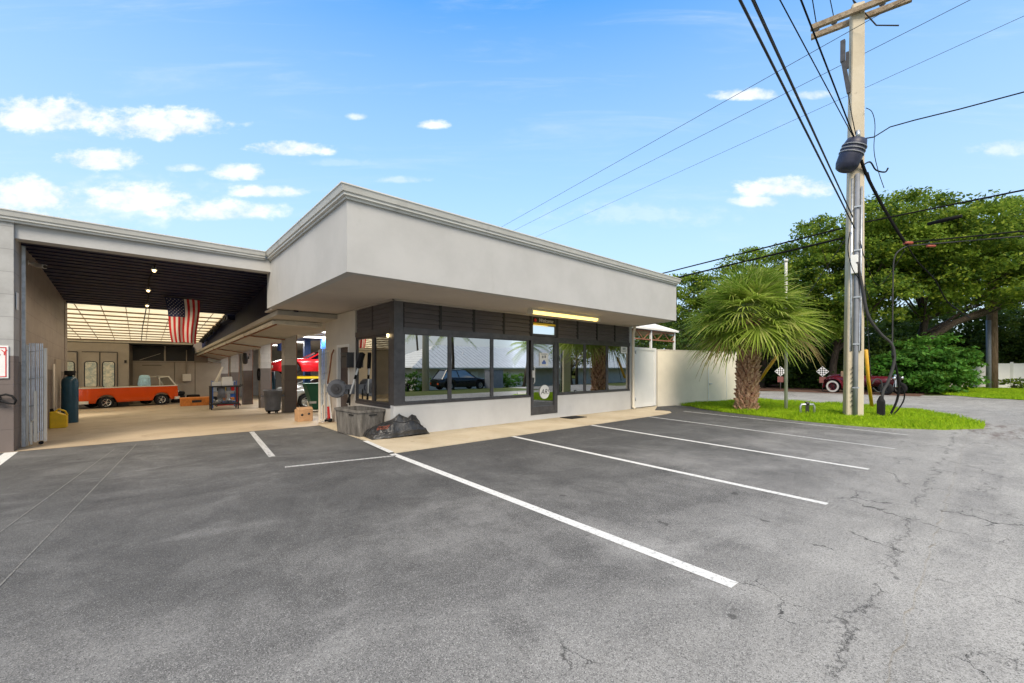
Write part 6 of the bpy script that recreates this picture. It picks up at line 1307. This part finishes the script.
# grass island: soil sheet and blades
isl = [(20.9,8.6),(20.9,2.5),(19.6,1.35),(18.0,.62),(16.6,.08),(15.6,.10),(14.5,.72),(13.75,1.9),(13.72,2.6),(13.95,3.7),(14.45,5.0),(14.75,6.0),(15.35,7.0),(16.0,7.7),(16.2,8.15),(18.2,7.75),(20.55,7.2)]
MB().prism(isl, -.05, .035).build('grass_island', M['lawn'], kind='structure', label='grass island around the palm and concrete pole')
def inpoly(P, x, y):
    c_ = np.zeros(len(x), bool); j = len(P)-1
    for i in range(len(P)):
        xi, yi = P[i]; xj, yj = P[j]; k_ = ((yi > y) != (yj > y)) & (x < (xj-xi)*(y-yi)/(yj-yi+1e-12)+xi); c_ ^= k_; j = i
    return c_
def blades(poly, n, hmin, hmax, w, seed, name, label, z0=.03, grow=0.0):
    g = np.random.default_rng(seed); P = np.array(poly); lo, hi = P.min(0), P.max(0); x = g.uniform(lo[0]-grow, hi[0]+grow, n); y = g.uniform(lo[1]-grow, hi[1]+grow, n); k_ = inpoly(poly, x+g.normal(0,.085,n), y+g.normal(0,.085,n)); x, y = x[k_], y[k_]; n = len(x)
    dens = np.sin(x*3.1+1.3*np.sin(y*2.3))+np.sin(y*4.7+x); h_ = (hmin+(hmax-hmin)*g.random(n))*(1+.18*dens); an = g.uniform(0,2*np.pi,n); ln = h_*g.uniform(.2,.9,n); a2 = g.uniform(0,2*np.pi,n)
    dx, dy = np.cos(an)*w, np.sin(an)*w; tx, ty = x+np.cos(a2)*ln, y+np.sin(a2)*ln; z = np.full(n, z0)
    V = np.stack([np.stack([x-dx,y-dy,z],1),np.stack([x+dx,y+dy,z],1),np.stack([(x+tx)/2+dx*.7,(y+ty)/2+dy*.7,z+h_*.65],1),np.stack([tx,ty,z+h_],1)],1).reshape(-1,3)
    np_mesh(name, V, np.arange(n*4).reshape(-1,4), [M['leaf_grass']], kind='stuff', label=label)
blades(isl, 60000, .05, .12, .008, 3, 'grass', 'bright green grass blades of the island')
blades([(30.4,-1.5),(31.2,.3),(33.4,1.6),(38,2.2),(45,1.5),(46,-2.3),(31,-2.3)], 45000, .05, .11, .014, 4, 'lawn_grass_blades', 'grass blades of the far lawn', .02)
# dead leaves and pebbles on the asphalt near the grass
g = np.random.default_rng(9); lf_ = MB()
for i in range(140):
    x, y = g.uniform(13.2,16.5), g.uniform(.0,8.2)
    if inpoly(isl, np.array([x]), np.array([y]))[0]: continue
    s_ = g.uniform(.01,.03); a_ = g.uniform(0,6.28); lf_.add([(x+s_*math.cos(a_+q*1.57),y+s_*math.sin(a_+q*1.57)*.6,.008+.01*(q%2)) for q in range(4)],[(0,1,2,3)])
lf_.build('fallen_leaves', M['frond_dry'], kind='stuff', label='scattered dry leaves on the asphalt beside the grass')

# ================================================================ ACROSS THE FRONT STREET (mirrored in the office windows)
hb = thing('bungalow', 'long cream bungalow with pale standing seam metal roof across the front street', 'house', (40,-22,-1))
MB().box(21.3,-32,-1.2,60,-22,1.52).build('wall', M['house'], hb)
MB().add([(20.4,-21.2,1.5),(60.8,-21.2,1.5),(60.8,-32.8,1.5),(20.4,-32.8,1.5),(26.5,-27,4.2),(54.5,-27,4.2)],[(0,1,5,4),(1,2,5),(2,3,4,5),(3,0,4),(3,2,1,0)]).build('roof', M['roof_metal'], hb)
MB().box(20.4,-21.25,1.36,60.8,-21.15,1.499).build('eave_board', M['gutter'], hb)
for x, w_ in ((24,1.6),(31,1.1),(36.5,1.8),(45,1.6),(52,1.4)): wo = MB().box(x,-21.998,-.1,x+w_,-21.95,1.0).build('window', M['frame'], hb); MB().add([(x+.06,-21.945,-.04),(x+w_-.06,-21.945,-.04),(x+w_-.06,-21.945,.94),(x+.06,-21.945,.94)],[(0,1,2,3)]).build('pane', M['glass_car'], wo)
for x in (29,33.5): MB().cyl((x,-24.6,2.6),(x,-24.6,3.3),.07,None,10).build('vent_pipe', M['steel'], hb)
MB().box(28.2,-21.998,-1,29.2,-21.94,1.05).build('door', M['white'], hb)
hb2 = thing('neighbour_house', 'neighbouring house with low grey roof beyond the hedge across the front street', 'house', (-2,-26,-1)); MB().box(2,-36,-1.2,18.5,-26,1.5).build('wall', M['house'], hb2); MB().add([(1.2,-25.2,1.5),(19.3,-25.2,1.5),(19.3,-36.8,1.5),(1.2,-36.8,1.5),(7,-31,3.7),(13.5,-31,3.7)],[(0,1,5,4),(1,2,5),(2,3,4,5),(3,0,4),(3,2,1,0)]).build('roof', M['roof_metal'], hb2)
def hedge(x0, x1, y, h_, seed, lb):
    n = max(2, int((x1-x0)/1.0)); z0 = gz(0,y); tree('hedge', lb, 'hedge', ((x0+x1)/2,y,z0), ((x0+x1)/2,y,z0+.6), [(x0+(i+.5)*(x1-x0)/n, y, z0+h_*.5, .7, .7, h_*.55) for i in range(n)], seed, 'leaf_bush', .16, 46, .38, 2.0, .08, 'hedges across the front street', 2)
hedge(13.6,16.9,-12.2,1.7,301,'clipped green hedge left of the dark car across the street'); hedge(2.5,9.4,-11.0,1.4,302,'long clipped hedge farther left across the street'); hedge(26,31,-16,1.5,303,'dark rounded hedge before the bungalow wall')
sv = thing('parked_car', 'black car parked on the verge across the front street', 'car', (19.3,-11.2,gz(0,-11.2)), R(4))
car(sv, 4.5, 1.85, .24, [(-2.25,.85),(-1.4,1.02),(0,1.0),(1.0,.98),(2.0,.86),(2.25,.65)], [(-2.25,.8),(-1.6,.98),(1.2,1.0),(1.9,.92),(2.25,.76)], (-2.0,-1.5,.2,1.05,1.58), (-1.35,1.4), .35, 'carblack', 'silver')
ucb = thing('utility_cabinet', 'grey green utility cabinet on the verge beside the black car', 'cabinet', (21.6,-9.6,gz(0,-9.6))); z_ = gz(0,-9.6); MB().box(21.0,-10.1,z_,22.2,-9.2,z_+1.45).build('body', M['pvc'], ucb, bevel=.02); MB().box(20.95,-10.15,z_+1.452,22.25,-9.15,z_+1.5).build('lid', M['pvc'], ucb)
up2 = thing('street_pole', 'square concrete pole across the front street beside the hedge', 'utility pole', (15.3,-9.6,gz(0,-9.6))); MB().tube([(15.3,-9.6,-.4),(15.3,-9.6,11)],[.30,.2],4).build('shaft', M['concrete_pole'], up2); MB().bar((14.0,-9.6,10.4),(16.6,-9.6,10.4),.12,.14).build('crossarm', M['arm'], up2)
for i, (dx, z) in enumerate(((-.25,5.6),(.0,6.2),(.2,6.9),(.3,10.4))): wire([(-30,-10.3,z+.6),(15.3+dx,-9.6,z),(60,-9.0,z+.5)], .035, M['cable'], ('lowest','second','third','highest')[i]+' wire of the pole line across the front street', 12, .35, 'wires across the front street')
def feather_palm(base, H, seed, label):
    g = random.Random(seed); root = thing('feather_palm', label, 'palm', base, 0, 'palms across the front street'); b = Vector(base); top = b+Vector((g.uniform(-.4,.4),g.uniform(-.4,.4),H))
    MB().tube([b,b.lerp(top,.5)+Vector((.1,0,0)),top],[.17,.13,.12],10).build('trunk', M['bark'], root); V = []; F = []
    for f_ in range(18):
        az = f_*2.4; el = R(70-95*f_/18); d0 = Vector((math.cos(az)*math.cos(el),math.sin(az)*math.cos(el),math.sin(el))); L_ = 2.3
        def pt(s_): return top+d0*L_*s_-Vector((0,0,1.1*s_*s_))
        for k_ in range(26):
            s_ = .12+.88*k_/26; p = pt(s_); tdir = (pt(s_+.03)-p).normalized(); sd = tdir.cross(Vector((0,0,1))).normalized()
            for sg_ in (-1,1):
                ll = .55*(1-.5*s_); e_ = p+sd*sg_*ll+tdir*.25-Vector((0,0,.22)); o_ = len(V); V += [p-tdir*.02,p+tdir*.02,e_+tdir*.01,e_-tdir*.01]; F.append((o_,o_+1,o_+2,o_+3))
    np_mesh('fronds', np.array([tuple(v) for v in V]), np.array(F), [M['frond']], parent=root)
for base, H, sd_, lb in (((21.5,-15.5,-.55),5.6,1,'tall feather palm before the bungalow middle'),((29.0,-14.0,-.45),4.2,2,'short feather palm near the bungalow right end'),((36,-13,-.4),5.0,3,'feather palm before the far end of the bungalow'),((28,-33.5,-1),7.5,4,'feather palm rising behind the bungalow roof'),((33,-34.0,-1),8.2,5,'taller feather palm behind the bungalow roof')): feather_palm(base, H, sd_, lb)
tree('shade_tree','leafy tree before the bungalow across the front street','tree',(41,-18,-.9),(41,-18,2.0),[(41,-18,3.4,2.4,2.4,2.0)],411,'leaf_dark',.25,40,.8,1.2,.2,None,5)
tree('shade_tree','leafy tree behind the hedge at the left across the front street','tree',(4,-18,-.8),(4,-18,2.2),[(4,-18,3.8,2.4,2.4,1.8)],421,'leaf',.25,40,.8,1.2,.2,None,5)
